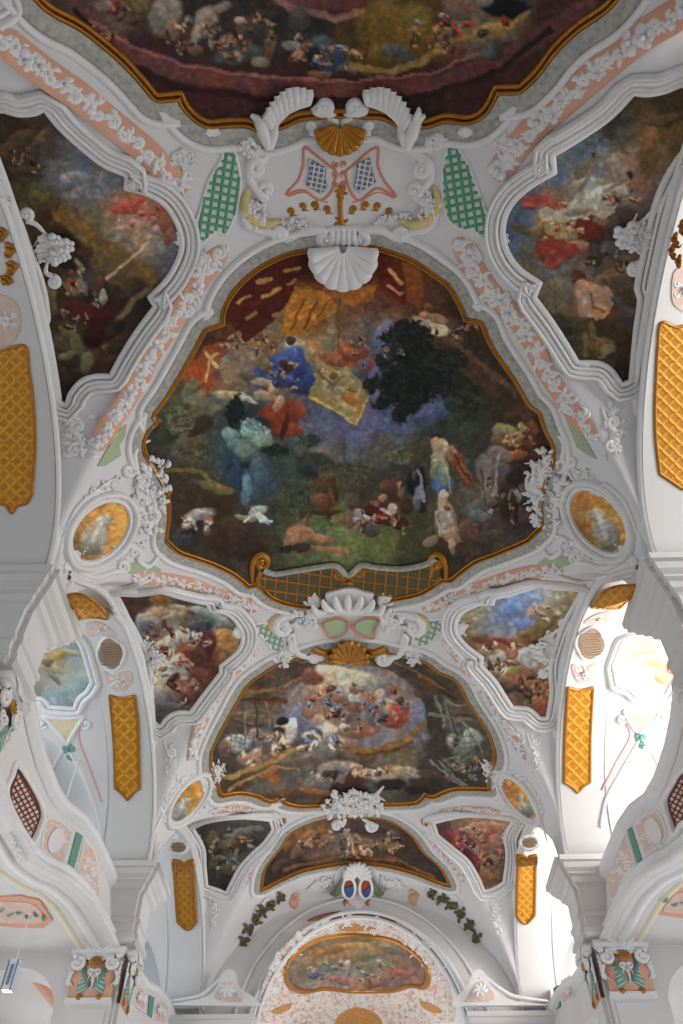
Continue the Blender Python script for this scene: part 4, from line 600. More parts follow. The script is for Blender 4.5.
# --- oval medallions with grey busts
def oval(c, a, b, ang, label, bust, flip=1):
    P, N, s = mpp(c, V); e = empty('oval_medallion', P, label, 'medallion'); ca, sa = math.cos(math.radians(ang)), math.sin(math.radians(ang))
    pl = [(c[0]+a*math.cos(t)*ca-b*math.sin(t)*sa, c[1]+a*math.cos(t)*sa+b*math.sin(t)*ca) for t in np.linspace(0, 2*math.pi, 17)[:-1]]
    mb = MB(); gridpanel(mb, pl, V, 1.1, paint([(c[0],c[1],165,105,35),(c[0]+a*.5,c[1]-b*.5,185,125,45),(c[0]-a*.5,c[1]+b*.5,120,78,30),(c[0]-a*.3,c[1]-b*.6,150,100,40)], bust, 2.3, warp=1.5), h=.02); mb.build('painting', M['paint'], e, attr=True)
    bb = cr(pl, True, 2.5); bb = bb[::-1] if area(bb) > 0 else bb; PP, NN = hit(bb, V)
    mb = MB(); sweep(mb, PP, NN, S(halfround(-.03, .10, .1)+halfround(.10, .28, .16)), True); mb.build('frame', M['relief'], e)
    mb = MB(); k = 26
    for i in range(k):
        t = 2*math.pi*i/k; q = 1+8/a*(.75 if i % 2 else .6); x, y = c[0]+a*q*math.cos(t)*ca-(b+8)*math.sin(t)*sa, c[1]+a*q*math.cos(t)*sa+(b+8)*math.sin(t)*ca
        leaf(mb, x, y, math.degrees(t)+ang+90, a*.3, a*.055, V, .5)
    mb.build('leaf_wreath', M['relief'], e); return e
gb = lambda x, y, f, k=1.: [(x, y+6*k, 13*k, 17*k, 15*f, 120,112,98), (x+9*f*k, y-13*k, 8*k, 7*k, -30*f, 135,128,110), (x+15*f*k, y-16*k, 4*k, 3*k, 0, 120,112,96), (x-4*f*k, y+14*k, 10*k, 8*k, 0, 95,92,82), (x+2*f*k, y, 3*k, 14*k, 20*f, 150,142,122)]
oval((99,531), 35, 23, -46, 'orange oval medallion with grey bust, left of the hunting fresco', gb(94,534,1))
oval((600,521), 37, 22, 51, 'orange oval medallion with grey bust, right of the hunting fresco', gb(606,528,-1))
oval((187,800), 26, 10.5, -53, 'narrow orange oval medallion left of the heavenly glory fresco', gb(180,808,1,.55))
oval((520,798), 26, 9.5, 51, 'narrow ochre oval medallion right of the heavenly glory fresco', gb(526,805,-1,.55))
# --- big rocaille masses beside the medallions
cluster('rocaille_ornament', 'large white rocaille mass between hunting fresco and left oval medallion', 'stucco ornament', (150,495), 22, 44, V, 5, 46, 3, ang=8, size=.62)
cluster('rocaille_ornament', 'large white rocaille mass between hunting fresco and right oval medallion', 'stucco ornament', (547,488), 24, 46, V, 6, 48, 3, ang=-5, size=.6)
cluster('rocaille_ornament', 'white rocaille crest above the left oval medallion', 'stucco ornament', (102,490), 26, 8, V, 7, 20, 2, ang=-35, size=1.)
cluster('rocaille_ornament', 'white rocaille crest above the right oval medallion', 'stucco ornament', (590,482), 28, 8, V, 8, 20, 2, ang=35, size=1.)
cluster('rocaille_ornament', 'white rocaille skirt below the left oval medallion', 'stucco ornament', (122,552), 32, 8, V, 9, 26, 2, ang=-20, size=.9)
cluster('rocaille_ornament', 'white rocaille skirt below the right oval medallion', 'stucco ornament', (572,546), 34, 8, V, 10, 26, 2, ang=28, size=.9)
cluster('rocaille_ornament', 'white rocaille tail running down to the near left cornice', 'stucco ornament', (72,560), 7, 18, V, 11, 16, 1, ang=40, size=1.)
cluster('rocaille_ornament', 'white rocaille tail running down to the near right cornice', 'stucco ornament', (629,556), 7, 20, V, 12, 16, 1, ang=-40, size=1.)
cluster('rocaille_ornament', 'white rocaille mass left of the heavenly glory fresco, above the narrow medallion', 'stucco ornament', (212,776), 9, 20, V, 13, 26, 2, ang=35, size=.8)
cluster('rocaille_ornament', 'white rocaille mass right of the heavenly glory fresco, above the narrow medallion', 'stucco ornament', (494,773), 9, 20, V, 14, 26, 2, ang=-35, size=.8)
cluster('rocaille_ornament', 'white rocaille below the narrow left medallion, reaching the far left cornice', 'stucco ornament', (181,829), 15, 4, V, 15, 20, 1, ang=-50, size=.9, ground=False)
cluster('rocaille_ornament', 'greenish-white rocaille below the narrow right medallion, reaching the far right cornice', 'stucco ornament', (527,829), 16, 4, V, 16, 20, 1, ang=52, size=.9, ground=False)
for sx, lb, pts in ((1, 'left', [(68,575),(95,585),(125,586),(150,577)]), (-1, 'right', [(640,570),(610,578),(580,581),(550,572)])):
    moulding(pts, V, .12, 'white moulding running below the %s oval medallion' % lb)
# bold c-scrolls framing the near medallions and the fresco shoulders
for sx, lb in ((-1, 'left'), (1, 'right')):
    m_ = (lambda x: x) if sx < 0 else (lambda x: 699-x); dy = 0 if sx < 0 else -9
    for pts, cx, cy, r, a0, d, w_, w2 in (([(70,560),(80,572),(96,577),(112,572)], 122, 566, 6, 60, -1, 2.6, 'under the %s oval medallion'), ([(170,552),(158,556),(148,566),(138,560)], 134, 552, 6, 60, -1, 2.6, 'between the %s medallion skirt and the fresco foot'), ([(150,440),(138,446),(134,456),(136,468)], 128, 470, 6, 0, 1, 2.8, 'above the %s rocaille mass'), ([(60,548),(66,528),(76,508),(92,494)], 98, 500, 5, -60, 1, 2.2, 'along the outer rim of the %s oval medallion')):
        mb = MB(); scroll(mb, m_(cx), cy+dy, r, a0 if sx < 0 else 180-a0, V, 1.3, d*-sx, [(m_(x), y+dy) for x, y in pts], w_); tag(mb.build('stucco_scroll', M['relief']), 'bold white c-scroll '+w2 % lb, 'stucco scroll')
for pts, cx, cy, r, d, lb in (([(150,842),(158,822),(166,806),(176,790)], 184, 780, 4, 1, 'slim white scroll rising beside the narrow left medallion'), ([(548,842),(542,822),(534,806),(526,788)], 518, 778, 4, -1, 'slim white scroll rising beside the narrow right medallion')):
    mb = MB(); scroll(mb, cx, cy, r, 90, V, 1.3, d, pts, 1.6); tag(mb.build('stucco_scroll', M['relief']), lb, 'stucco scroll')
# --- keystone ornaments at the arch crowns
KS = [((48,248),20,20,'white stucco keystone crest on the arch beside the shield lunette',21,0), ((640,236),20,22,'white stucco keystone crest on the arch beside the falling-horse lunette',22,0), ((147,656),14,26,'white stucco keystone crest on the arch beside the white-robed lunette',23,1), ((548,648),15,24,'white stucco keystone crest on the arch beside the blue sky lunette',24,1), ((198,845),6,16,'small stucco keystone crest beside the dark left lunette',25,0), ((506,836),6,14,'small stucco keystone crest beside the reddish right lunette',26,0)]
for c, rx, ry, lb, sd, g in KS:
    e_ = cluster('keystone_ornament', lb, 'stucco ornament', c, rx*.75, ry*.8, V, sd, 30, g, size=.75, ground=c[1] < 800); sx = 1 if c[0] < 340 else -1
    if c[1] > 800: continue
    k = rx/20.
    for j, (dx, dy) in enumerate(((14, -2), (20, -4), (16, 5), (9, -9), (8, 8))): mb = MB(); flower(mb, c[0]+sx*dx*k, c[1]+dy*k, 6*k, V, 5, lift=3); mb.build('flower_head', M['relief'], e_)
    mb = MB(); sl_ = -sx*.32
    for sg in (-1, 1):
        mb = MB(); scroll(mb, c[0]+sx*(-4*k)+sg*sl_*-30*k-sx*8*k*(sg < 0), c[1]+sg*34*k, 6*k, -90*sg, V, 1.4, sx*sg, [(c[0], c[1]+sg*12*k), (c[0]-sx*(2+(sg < 0)*10)*k, c[1]+sg*24*k)], 2.4*k); mb.build('long_scroll', M['relief'], e_)
# ================================================================== the three crown cartouches
def part(parent, name, m, fn):
    mb = MB(); fn(mb); return mb.build(name, M[m], parent)
P0, N0, s0 = mpp((340, 190), V)
e = empty('cartouche', P0, 'large white cartouche with gold shell and blue trellis panels, under the top fresco', 'cartouche')
part(e, 'body', 'stucco', lambda mb: plate(mb, [(268,148),(290,136),(340,130),(390,136),(415,148),(428,175),(418,205),(398,222),(366,226),(340,236),(312,226),(282,222),(262,205),(254,175)], V, .02, grid=9))
for sx in (-1, 1):
    crest = np.array([(309,88),(298,85),(287,87),(278,93),(270,102),(265,112)], float); inner = np.array([(309,105),(299,108),(290,112),(283,118),(277,125),(274,133)], float)
    if sx > 0: crest[:, 0] = 2*338-crest[:, 0]; inner[:, 0] = 2*338-inner[:, 0]
    part(e, 'shell_wing', 'relief', lambda mb: (plate(mb, [tuple(p) for p in crest*.9+inner*.1]+[tuple(p) for p in inner[::-1]], V, .14, smooth=False, grid=5), [bead(mb, [tuple(inner[0]*(1-t)*1+inner[0]*0+0*t) if False else tuple(np.array([np.interp(t*5, range(6), inner[:, k]) for k in (0, 1)])), tuple(np.array([np.interp(t*5, range(6), (inner*.4+crest*.6)[:, k]) for k in (0, 1)])), tuple(np.array([np.interp(t*5, range(6), crest[:, k]) for k in (0, 1)]))], V, 3.1, [.35, .8, 1.15, .8], lift=3.5) for t in np.linspace(0, 1, 9)]))
    m_ = lambda x: x if sx < 0 else 676-x
    part(e, 'wing_stem', 'relief', lambda mb: (bead(mb, [(m_(250),114),(m_(258),120),(m_(264),134),(m_(269),148)], V, 5, [.25, .9, 1, .6], lift=3), bead(mb, [(m_(276),122),(m_(273),134),(m_(270),148)], V, 4, [.5, 1, .6], lift=3), leaf(mb, m_(262), 118, -70, 14, 2.5, V, .4, lift=6)))
for sx in (-1, 1):
    cx = 340+sx*17
    part(e, 'crest_scroll', 'relief', lambda mb: (scroll(mb, cx-sx*1, 107, 8, 180 if sx < 0 else 0, V, 1.3, -sx*-1, [(340+sx*6,136),(340+sx*5,120)], 4.6), scroll(mb, 340+sx*30, 126, 5, 90, V, 1.1, sx, [(340+sx*12,122),(340+sx*20,132)], 3.6)))
    part(e, 'side_scroll', 'relief', lambda mb: (scroll(mb, 340+sx*82-1, 168, 9, -60, V, 1.2, sx, [(340+sx*60,150),(340+sx*72,152)], 4), scroll(mb, 340+sx*74, 190, 9, 90, V, 1.2, -sx, [(340+sx*92,160),(340+sx*90,180)], 3.5)))
    part(e, 'foot_scroll', 'relief', lambda mb: (scroll(mb, 343+sx*17, 240, 8, -90, V, 1.3, sx, [(343+sx*60,243),(343+sx*40,231),(343+sx*26,229)], 4.2), scroll(mb, 340+sx*62, 235, 8, 0 if sx < 0 else 180, V, 1.2, sx, [(340+sx*96,196),(340+sx*92,225)], 3.5)))
part(e, 'gilt_shell', 'gilt', lambda mb: fan(mb, 340, 122, 90, 32, 130, 9, V, lift=5, fat=.85))
part(e, 'pendant_shell', 'relief', lambda mb: (plate(mb, [(316,258),(320,250),(330,246),(356,246),(366,250),(370,258),(364,272),(352,281),(343,284),(334,281),(322,272)], V, .16, grid=6), fan(mb, 343, 244, 90, 42, 150, 9, V, lift=8, r0=.1), [scroll(mb, 343+k*9, 247, 4.5, 90, V, 1.2, k, w=2.2) for k in (-1, 1)]))
part(e, 'pendant_scrolls', 'relief', lambda mb: [leaf(mb, 343+k*6, 226, 90-k*9, 26, 3, V, .2*k, lift=2) for k in (-2, -1, 0, 1, 2)])
for q in ([(309,158),(326,167),(325,177),(328,187.4),(320.5,193),(306,184.5),(309,172)], [(357,163),(370,157),(372,170),(376,181.5),(359,192),(354,186),(356,175)]):
    lattice('blue_trellis', q, V, 'blue_paint', 'ivory', 5.2, (12, 100), e, .12, lift=.03)
for q in ([(304,148),(312,152),(330,166),(336,172),(332,190),(320,200),(303,190),(286,194),(298,180),(303,165)], [(378,148),(368,152),(352,166),(346,172),(350,190),(360,200),(377,188),(396,196),(384,180),(378,165)]):
    part(e, 'salmon_outline', 'orange_paint', lambda mb: bead(mb, q, V, 1.2, closed=True, lift=.3, col=None))
part(e, 'salmon_centre', 'orange_paint', lambda mb: [scroll(mb, 340+k*4, 172+j, 4, 90*k, V, 1.1, k) for k in (-1, 1) for j in (-8, 2, 12)] + [bead(mb, [(288,196),(305,192),(320,200),(328,202)], V, 1.), bead(mb, [(394,198),(378,192),(362,200),(352,202)], V, 1.)])
def gcurls(mb):
    for sx in (-1, 1):
        for x, y, r in ((340+sx*14,209,4), (340+sx*26,205,4.5), (340+sx*38,206,4), (340+sx*50,211,4)): scroll(mb, x, y, r, 90, V, 1.1, sx, [(x-sx*8, y+4)], 1.5)
    bead(mb, [(342,185),(340,205),(342,230)], V, 2.2); [leaf(mb, 341, 222, a, 9, 1.5, V) for a in (30, 90, 150, 210, -30)]; [leaf(mb, 341, 192, a, 8, 1.5, V) for a in (0, 60, 120, 180, 240, 300)]
part(e, 'gilt_curls', 'gilt', gcurls)
for q in ([(249,187),(245,203),(250,216),(265,224),(284,219)], [(434,186),(438,201),(431,215),(416,224),(396,218)]):
    part(e, 'ochre_crescent', 'yellow_paint', lambda mb: bead(mb, q, V, 4.6, [.3, .9, 1, .9, .2], lift=.2))
for q, lb in (([(230,140.6),(236,158),(240,178.6),(239,195),(235.6,212),(225.4,234),(215,231),(200.5,243),(194.6,229.8),(202,203.4),(209,180),(221,160),(224,146)],'green trellis panel on ivory ground, left of the large cartouche'), ([(451,137.6),(445,158),(442.5,178.6),(443,198),(448,218),(460,228),(472,227),(485,238.6),(490,227),(486,212),(480.6,197.6),(469,166),(458,148)],'green trellis panel on ivory ground, right of the large cartouche')):
    Pq, Nq, sq = mpp(ctr(q), V); t = empty('wall_trellis', Pq, lb, 'trellis panel'); lattice('trellis', q, V, 'ivory', 'green_paint', 8.0, (12, 98) if q[0][0] < 300 else (-12, 82), t, .16)
    mb = MB(); bead(mb, q, V, 1.5, closed=True); mb.build('edge', M['relief'], t)
    mb = MB()
    for i, b in enumerate(cr(q, False, 9.)[::1]):
        p = ctr(q); x, y = q[3]
    bx = 246 if q[0][0] < 300 else 436
    [fan(mb, 212 if bx < 300 else 466, 138, -90+k, 12, 60, 4, V, lift=2) for k in (-15, 15)]; mb.build('crest_leaves', M['relief'], t)
cluster('rocaille_ornament', 'white scroll flower left of the large cartouche, at the garland end', 'stucco ornament', (181,158), 14, 11, V, 41, 14, size=.9)
cluster('rocaille_ornament', 'white scroll flower right of the large cartouche, at the garland end', 'stucco ornament', (502,142), 14, 11, V, 42, 14, size=.9)
cluster('rocaille_ornament', 'white leaf crest on peach below the left green trellis', 'stucco ornament', (203,262), 14, 8, V, 43, 12, ang=-60)
cluster('rocaille_ornament', 'white leaf crest on peach below the right green trellis', 'stucco ornament', (475,254), 14, 8, V, 44, 12, ang=60)
for c, rx, ry, an, lb, sd in (((256,212),10,16,-20,'white rocaille beside the left ochre crescent of the large cartouche',91), ((428,206),10,16,20,'white rocaille beside the right ochre crescent of the large cartouche',92), ((292,222),22,5,8,'low white leaf relief along the lower left edge of the large cartouche',93), ((392,218),22,5,-10,'low white leaf relief along the lower right edge of the large cartouche',94), ((250,148),9,9,0,'small white rocaille between left shell wing and green trellis',95), ((436,142),9,9,0,'small white rocaille between right shell wing and green trellis',96)):
    cluster('rocaille_ornament', lb, 'stucco ornament', c, rx, ry, V, sd, 18, ang=an, size=1.35, ground=False, raise_=.045)
# second cartouche
for c, rx, ry, an, lb, sd in (((306,618),12,10,20,'white rocaille left of the green panels of the second cartouche',97), ((392,618),12,10,-20,'white rocaille right of the green panels of the second cartouche',98), ((283,658),8,7,20,'small white rocaille at the left upper rim of the heavenly glory fresco',99), ((414,656),8,7,-20,'small white rocaille at the right upper rim of the heavenly glory fresco',100), ((228,600),13,4,22,'thin rocaille crest at the inner left tip of the middle garland band',101), ((450,598),13,4,-22,'thin rocaille crest at the inner right tip of the middle garland band',102)):
    cluster('rocaille_ornament', lb, 'stucco ornament', c, rx, ry, V, sd, 18, ang=an, size=1.35, ground=False, raise_=.045)
P0, N0, s0 = mpp((348, 632), V)
e = empty('cartouche', P0, 'white cartouche with gold shell and two green panels, between hunting and heavenly glory frescoes', 'cartouche')
part(e, 'body', 'stucco', lambda mb: plate(mb, [(300,612),(325,608),(348,610),(372,608),(396,610),(402,630),(392,645),(370,650),(348,648),(326,650),(306,646),(294,632)], V, .02, grid=8))
part(e, 'crest', 'relief', lambda mb: (plate(mb, [(325,592),(335,588),(350,585),(365,589),(374,592),(368,602),(360,612),(349,610),(336,611),(328,602)], V, .15, grid=6), [leaf(mb, 348+k*7, 606, -90+k*20, 17, 3.2, V, .25*k, lift=6) for k in (-3, -2, -1, 0, 1, 2, 3)]))
for sx in (-1, 1):
    part(e, 'crest_scroll', 'relief', lambda mb: (scroll(mb, 349+sx*36, 600, 6, 90, V, 1.3, sx, [(349+sx*18,604),(349+sx*26,610)], 3), [leaf(mb, 349+sx*34, 604, -90+sx*k, 15, 2.4, V, .4*sx) for k in (-10, 25, 60)]))
    part(e, 'side_scroll', 'relief', lambda mb: (scroll(mb, 349+sx*66, 626, 10, -90, V, 1.2, sx, [(349+sx*46,612),(349+sx*56,614)], 4.2), scroll(mb, 349+sx*34, 657, 7, 0, V, 1.2, sx, [(349+sx*56,632),(349+sx*52,652)], 3.4), [leaf(mb, 349+sx*(56+k), 634+k*1.5, 100+k*12*sx, 12, 2., V, -.5*sx, lift=2) for k in (-6, -2, 2, 6)], scroll(mb, 349+sx*58, 650, 4.5, 180, V, 1.2, sx, [(349+sx*62,632),(349+sx*64,642)], 1.8)))
    part(e, 'ochre_crescent', 'yellow_paint', lambda mb: bead(mb, [(349+sx*58,614),(349+sx*72,616),(349+sx*80,626),(349+sx*74,634)], V, 2.4, 'leaf', lift=.3))
for q in ([(324,622),(335,618),(346,620.5),(344,629),(332.7,634),(327,629)], [(354.7,623.5),(365,618),(377,619),(373,628),(372,634),(358,630)]):
    part(e, 'green_panel', 'green', lambda mb: plate(mb, q, V, .08, grid=5)); part(e, 'salmon_outline', 'orange_paint', lambda mb: bead(mb, [(x+(x-ctr(q)[0])*.22, y+(y-ctr(q)[1])*.3) for x, y in q], V, .9, closed=True, lift=2.5))
part(e, 'gilt_bar', 'gilt', lambda mb: bead(mb, [(313,648),(332,653),(350,655),(368,653),(387,647)], V, 4.2, lift=.6))
part(e, 'gilt_shell', 'gilt', lambda mb: fan(mb, 349, 659, -90, 24, 160, 9, V, lift=5))
for q, lb in (([(255,624),(267,623),(276,628),(283,637),(283,650),(273,650),(266,641),(260,634)],'small green trellis panel left of the second cartouche'), ([(416,624),(430,620),(444,619),(442,628),(436,636),(429,643),(418,646),(414,636)],'small green trellis panel right of the second cartouche')):
    Pq, Nq, sq = mpp(ctr(q), V); t = empty('wall_trellis', Pq, lb, 'trellis panel'); lattice('trellis', q, V, 'ivory', 'green_soft', 5.4, (20, 105), t, .17); mb = MB(); bead(mb, q, V, 1.2, closed=True); mb.build('edge', M['relief'], t)
for c, lb, sd in (((238,632),'white leaf tuft at the inner point of the white-robed lunette',51), ((462,628),'white leaf tuft at the inner point of the blue sky lunette',52), ((182,238),'white leaf tuft at the inner point of the shield lunette',53), ((503,240),'white leaf tuft at the inner point of the falling-horse lunette',54)):
    cluster('stucco_tuft', lb, 'stucco ornament', c, 6 if c[1] > 400 else 7, 9, V, sd, 8, size=1.)
# the gilt trellis parapet along the foot of the hunting fresco
q = [(259,556),(262,568),(272.7,572),(290,570),(320,565),(336,564),(348,573),(362,563),(372,565),(400,567),(425,563),(437,556),(441,570),(438,583),(420,590),(390,596),(362,592),(348,590),(330,596),(311,602),(293,601),(273,595),(260,583),(256,568)]
Pq, Nq, sq = mpp((348, 582), V); t = empty('trellis_parapet', Pq, 'dark olive trellis parapet with gilt scrolls along the foot of the hunting fresco', 'parapet')
M['olive'] = mat('olive_ground', (92,86,58), .7, noise=.2)
lattice('trellis', [p for p in q], V, 'olive', 'gilt', 11, (8, 95), t, .07, lift=.04)
mb = MB(); bead(mb, q[1:12], V, 2.6, lift=2); mb.build('top_rail', M['leaf'], t)
for sx, x in ((-1, 258), (1, 440)):
    mb = MB(); scroll(mb, x-sx*3, 562, 8, -90, V, 1.2, -sx, [(x+sx*6,585),(x+sx*6,566),(x+sx*2,556)], 3); leaf(mb, x, 575, 80, 14, 2.5, V); leaf(mb, x-sx*5, 566, 100, 14, 2.5, V); mb.build('gilt_scroll', M['gilt'], t)
mb = MB(); scroll(mb, 338, 574, 5, 0, V, 1.2, 1, [(322,570),(330,567)], 2); scroll(mb, 360, 572, 5, 180, V, 1.2, -1, [(376,567),(368,565)], 2); flower(mb, 348, 580, 6, V); mb.build('gilt_scroll', M['gilt'], t)
# third cartouche
cluster('cartouche', 'white rocaille cartouche above the narrow brown fresco', 'cartouche', (353,803), 34, 15, V, 61, 44, size=.8)
for sx, x in ((-1, 337), (1, 371)):
    mb = MB(); scroll(mb, x, 825, 5.5, 0, V, 1.4, sx, [(x-sx*2,812),(x-sx*8,818)], 2); tag(mb.build('stucco_scroll', M['relief']), 'white curl hanging over the narrow brown fresco, %s of the two' % ('left' if sx < 0 else 'right'), 'stucco scroll')
for x, lb in ((280.5,'left'), (427,'right')):
    mb = MB(); flower(mb, x, 822, 5, V, 6); tag(mb.build('gilt_rosette', M['gilt']), 'small gilt rosette over the %s end of the narrow brown fresco' % lb, 'rosette')
# chancel coat of arms
M['red'] = mat('heraldic_red', (165,62,38), .6, noise=.2, scale=12); M['blue'] = mat('heraldic_blue', (58,88,145), .6, noise=.15); M['foliage'] = mat('bronze_foliage', (112,100,72), .7, noise=.35, scale=9); M['dkgreen'] = mat('grey_green_leaf', (110,125,100), .7, noise=.2)
SW = V
P0, N0, s0 = mpp((357, 884), SW)
e = empty('coat_of_arms', P0, 'coat of arms with two oval red and blue shields over the chancel arch', 'coat of arms')
part(e, 'mantle', 'relief', lambda mb: (plate(mb, [(336,870),(344,864),(357,861),(370,864),(378,870),(379,884),(372,895),(363,905),(357,910),(351,905),(342,895),(335,884)], SW, .1, grid=6), fan(mb, 357, 874, -90, 17, 170, 11, SW, lift=4)))
for x, k in ((348.5, 0), (366, 1)):
    pl = [(x+6.5*math.cos(t), 883+10.5*math.sin(t)) for t in np.linspace(0, 2*math.pi, 15)[:-1]]
    up = [p for p in pl if p[1] < 884]; o = part(e, 'shield', 'red', lambda mb: plate(mb, pl, SW, .24, grid=4))
    part(o, 'shield_field', 'blue', lambda mb: plate(mb, [(x-5 if k == 0 else x+.5, 884),(x+5, 881),(x+4.5, 889),(x, 892.5),(x-3.5, 890)], SW, .28, grid=4))
    part(o, 'shield_rim', 'relief', lambda mb: bead(mb, pl, SW, 1.1, closed=True, lift=4.5))
    part(e, 'gilt_scroll', 'gilt', lambda mb: (scroll(mb, x-2+4*k, 899, 3.6, 0, SW, 1.2, 1-2*k), leaf(mb, x, 897, 90+20*(1-2*k), 10, 1.4, SW)))
part(e, 'palm_leaves', 'dkgreen', lambda mb: [leaf(mb, 357+sx*17, 880+k*3, 90-sx*(60+k*12), 11, 1.1, SW, .5*sx, lift=4) for sx in (-1, 1) for k in range(-2, 4)])
for lb, gs in (('left', [(243,940),(249,928),(256,918),(263,909),(271,903),(281,897)]), ('right', [(477,938),(469,925),(461,914),(452,905),(442,898),(431,893)])):
    Pq = mpp(gs[2], SW)[0]; e = empty('leaf_garland', Pq, 'bronze-green leaf garland hanging %s of the chancel arch' % lb, 'garland')
    rg = random.Random(5 if lb == 'left' else 6)
    for gx, gy in gs[:]:
        mb = MB(); [leaf(mb, gx+rg.uniform(-3, 3), gy+rg.uniform(-3, 3), rg.uniform(0, 360), 5.5, 1.2, SW, .5, lift=1) for _ in range(9)]; flower(mb, gx, gy, 3.2, SW, lift=1); mb.build('leaf_bunch', M['foliage'], e)
for x, y, lb in ((295,900,'left'), (414,897,'right')):
    mb = MB(); [leaf(mb, x+k*2.2, y-2, 90+k*8, 11, 1.3, SW, .2) for k in (-2, -1, 0, 1, 2)]; flower(mb, x, y-4, 4, SW); tag(mb.build('tassel', M['peach']), 'pinkish stucco tassel %s of the coat of arms' % lb, 'tassel')
for sx, cs, lb in ((-1, (320,885), 'left'), (1, (392,884), 'right')): cluster('rocaille_ornament', 'greyish rocaille wing %s of the coat of arms' % lb, 'stucco ornament', cs, 16, 6, SW, 70+sx, 18, ang=sx*18)
for c, rx, ry, an, lb, sd in (((262,905),14,4,-50,'thin scroll trail left between narrow brown fresco and chancel wall',73), ((455,898),14,4,48,'thin scroll trail right between narrow brown fresco and chancel wall',74)): cluster('rocaille_ornament', lb, 'stucco ornament', c, rx, ry, V, sd, 14, 1, ang=an)
# mouldings of the chancel arch
for j, (da, r) in enumerate(((.02, .09), (.62, .07))):
    th = np.linspace(-math.pi/2, math.pi/2, 90); P = np.stack([(CA+da)*np.sin(th), np.full(90, YCH-.02), CF+(CB+da)*np.cos(th)], 1); N = np.tile([0, -1., 0], (90, 1))
    mb = MB(); sweep(mb, P, N, [(-r, 0)]+halfround(-r, r, r)+[(r, 0)]); tag(mb.build('trim_%d' % (j+1), M['relief']), kind='structure')
# arcade arch mouldings
k = 3
for sd in (-1, 1):
    for c in BAYS:
        t = np.linspace(-.998, .998, 90); ys = c+HS*np.sin(t*math.pi/2); P = np.stack([np.full(90, sd*(W-.02)), ys, arch_z(ys, 15.25)], 1); N = np.tile([-sd*1., 0, 0], (90, 1))
        mb = MB(); o_ = sd; sweep(mb, P, N, [(o_*u, v) for u, v in [(-.02, 0)]+halfround(-.02, .1, .1)+[(.12, .03), (.26, .04)]+halfround(.26, .42, .14)+[(.42, 0)]])
        tag(mb.build('trim_%d' % k, M['relief']), kind='structure'); k += 1
# ================================================================== arch soffit panels
def coffer(q):
    """gold diaper: raised diamonds and cross ribs"""
    x, y = q[:, 0], q[:, 1]; return x, y
def goldpanel(poly, surf, label, pitch, ang=45, step=.8, bright=1.):
    P, N, s = mpp(ctr(poly), surf); e = empty('gold_panel', P, label, 'gold panel'); ca, sa = math.cos(math.radians(ang)), math.sin(math.radians(ang))
    c0 = ctr(poly)
    def wave(q):
        u = ((q[:, 0]-c0[0])*ca+(q[:, 1]-c0[1])*sa)/pitch; v = (-(q[:, 0]-c0[0])*sa+(q[:, 1]-c0[1])*ca)/pitch
        a = np.abs(np.mod(u, 1)-.5)*2; b = np.abs(np.mod(v, 1)-.5)*2; rib = np.maximum(a, b); ros = np.hypot(1-a, 1-b)
        return rib, ros
    def colf(q):
        rib, ros = wave(q); t = np.clip((rib-.62)*4, 0, 1)*1; n = fbm(q[:, 0]*.6, q[:, 1]*.6, 2)
        lo, hi = lin((196,128,28)), lin((224,162,50)); c = lo[None]*(1-t[:, None])+hi[None]*t[:, None]; r = np.clip((.45-ros)*5, 0, 1); c = c*(1-r[:, None])+lin((214,150,40))[None]*r[:, None]
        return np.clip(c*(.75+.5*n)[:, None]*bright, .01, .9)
    def hf(q):
        rib, ros = wave(q); return (np.clip((rib-.6)*3, 0, 1)*1.1+np.clip((.45-ros)*2, 0, .8))*s*pitch*.045
    mb = MB(); gridpanel(mb, poly, surf, step, colf, .02, hf); mb.build('gilt_ground', M['goldpaint'], e, attr=True)
    mb = MB(); bead(mb, poly, surf, 1.3, closed=True, lift=.2); mb.build('edge_moulding', M['gilt'], e); return e
M['goldpaint'] = mat('gold_mosaic', (200,140,40), .5, metal=.12, noise=.08, scale=10, attr='Col', spec=.35)
M['cream'] = mat('cream_plaster', (232,224,200), .7)
M['basket'] = mat('basket_brown', (168,142,118), .7, noise=.2, scale=14)
SO = 'soff'
goldpanel([(-26,348),(0,351),(14,347),(26,347),(29,370),(32.5,395),(34.5,420),(35,450),(32,494,1),(27,503),(17,506),(11.7,513),(5,505),(-8,503),(-26,497)], SO, 'long gold diaper panel under the near left arch, cut off by the photo edge', 9)
goldpanel([(661,323),(675,327),(700,328),(706,400),(704,480),(685,489),(672,482),(660,474,1),(656,442),(655,410),(656,380),(658,344)], SO, 'long gold diaper panel under the near right arch, cut off by the photo edge', 9)
goldpanel([(110,695.5,1),(122,698),(134.5,695.5,1),(138,725),(139.5,788,1),(134,792),(127.5,799.5,1),(121,792),(115.5,788,1),(114,740)], SO, 'long pointed gold diaper panel hanging under the middle left arch', 9)
goldpanel([(567.7,687.5,1),(580,690),(592.6,687,1),(590,735),(589.5,782,1),(583,786),(577.5,792,1),(571,786),(564,782,1),(565,735)], SO, 'long pointed gold diaper panel hanging under the middle right arch', 9)
goldpanel([(64.5,596,1),(77.6,593.6),(92,600),(104,611),(107,618.5,1),(92,616.7),(80,619,1),(72,606)], SO, 'short curved gold panel at the near end of the middle left arch', 7)
goldpanel([(636,585,1),(617.5,586),(603,592),(592,607,1),(605,608),(618.7,607.7,1),(630,597)], SO, 'short curved gold panel at the near end of the middle right arch', 7)
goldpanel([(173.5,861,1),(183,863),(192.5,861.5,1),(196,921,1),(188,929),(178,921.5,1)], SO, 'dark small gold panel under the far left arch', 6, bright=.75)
goldpanel([(518,856,1),(527,858),(535.4,856,1),(534,915,1),(525,923),(516.3,915,1)], SO, 'small bright gold panel under the far right arch', 6)
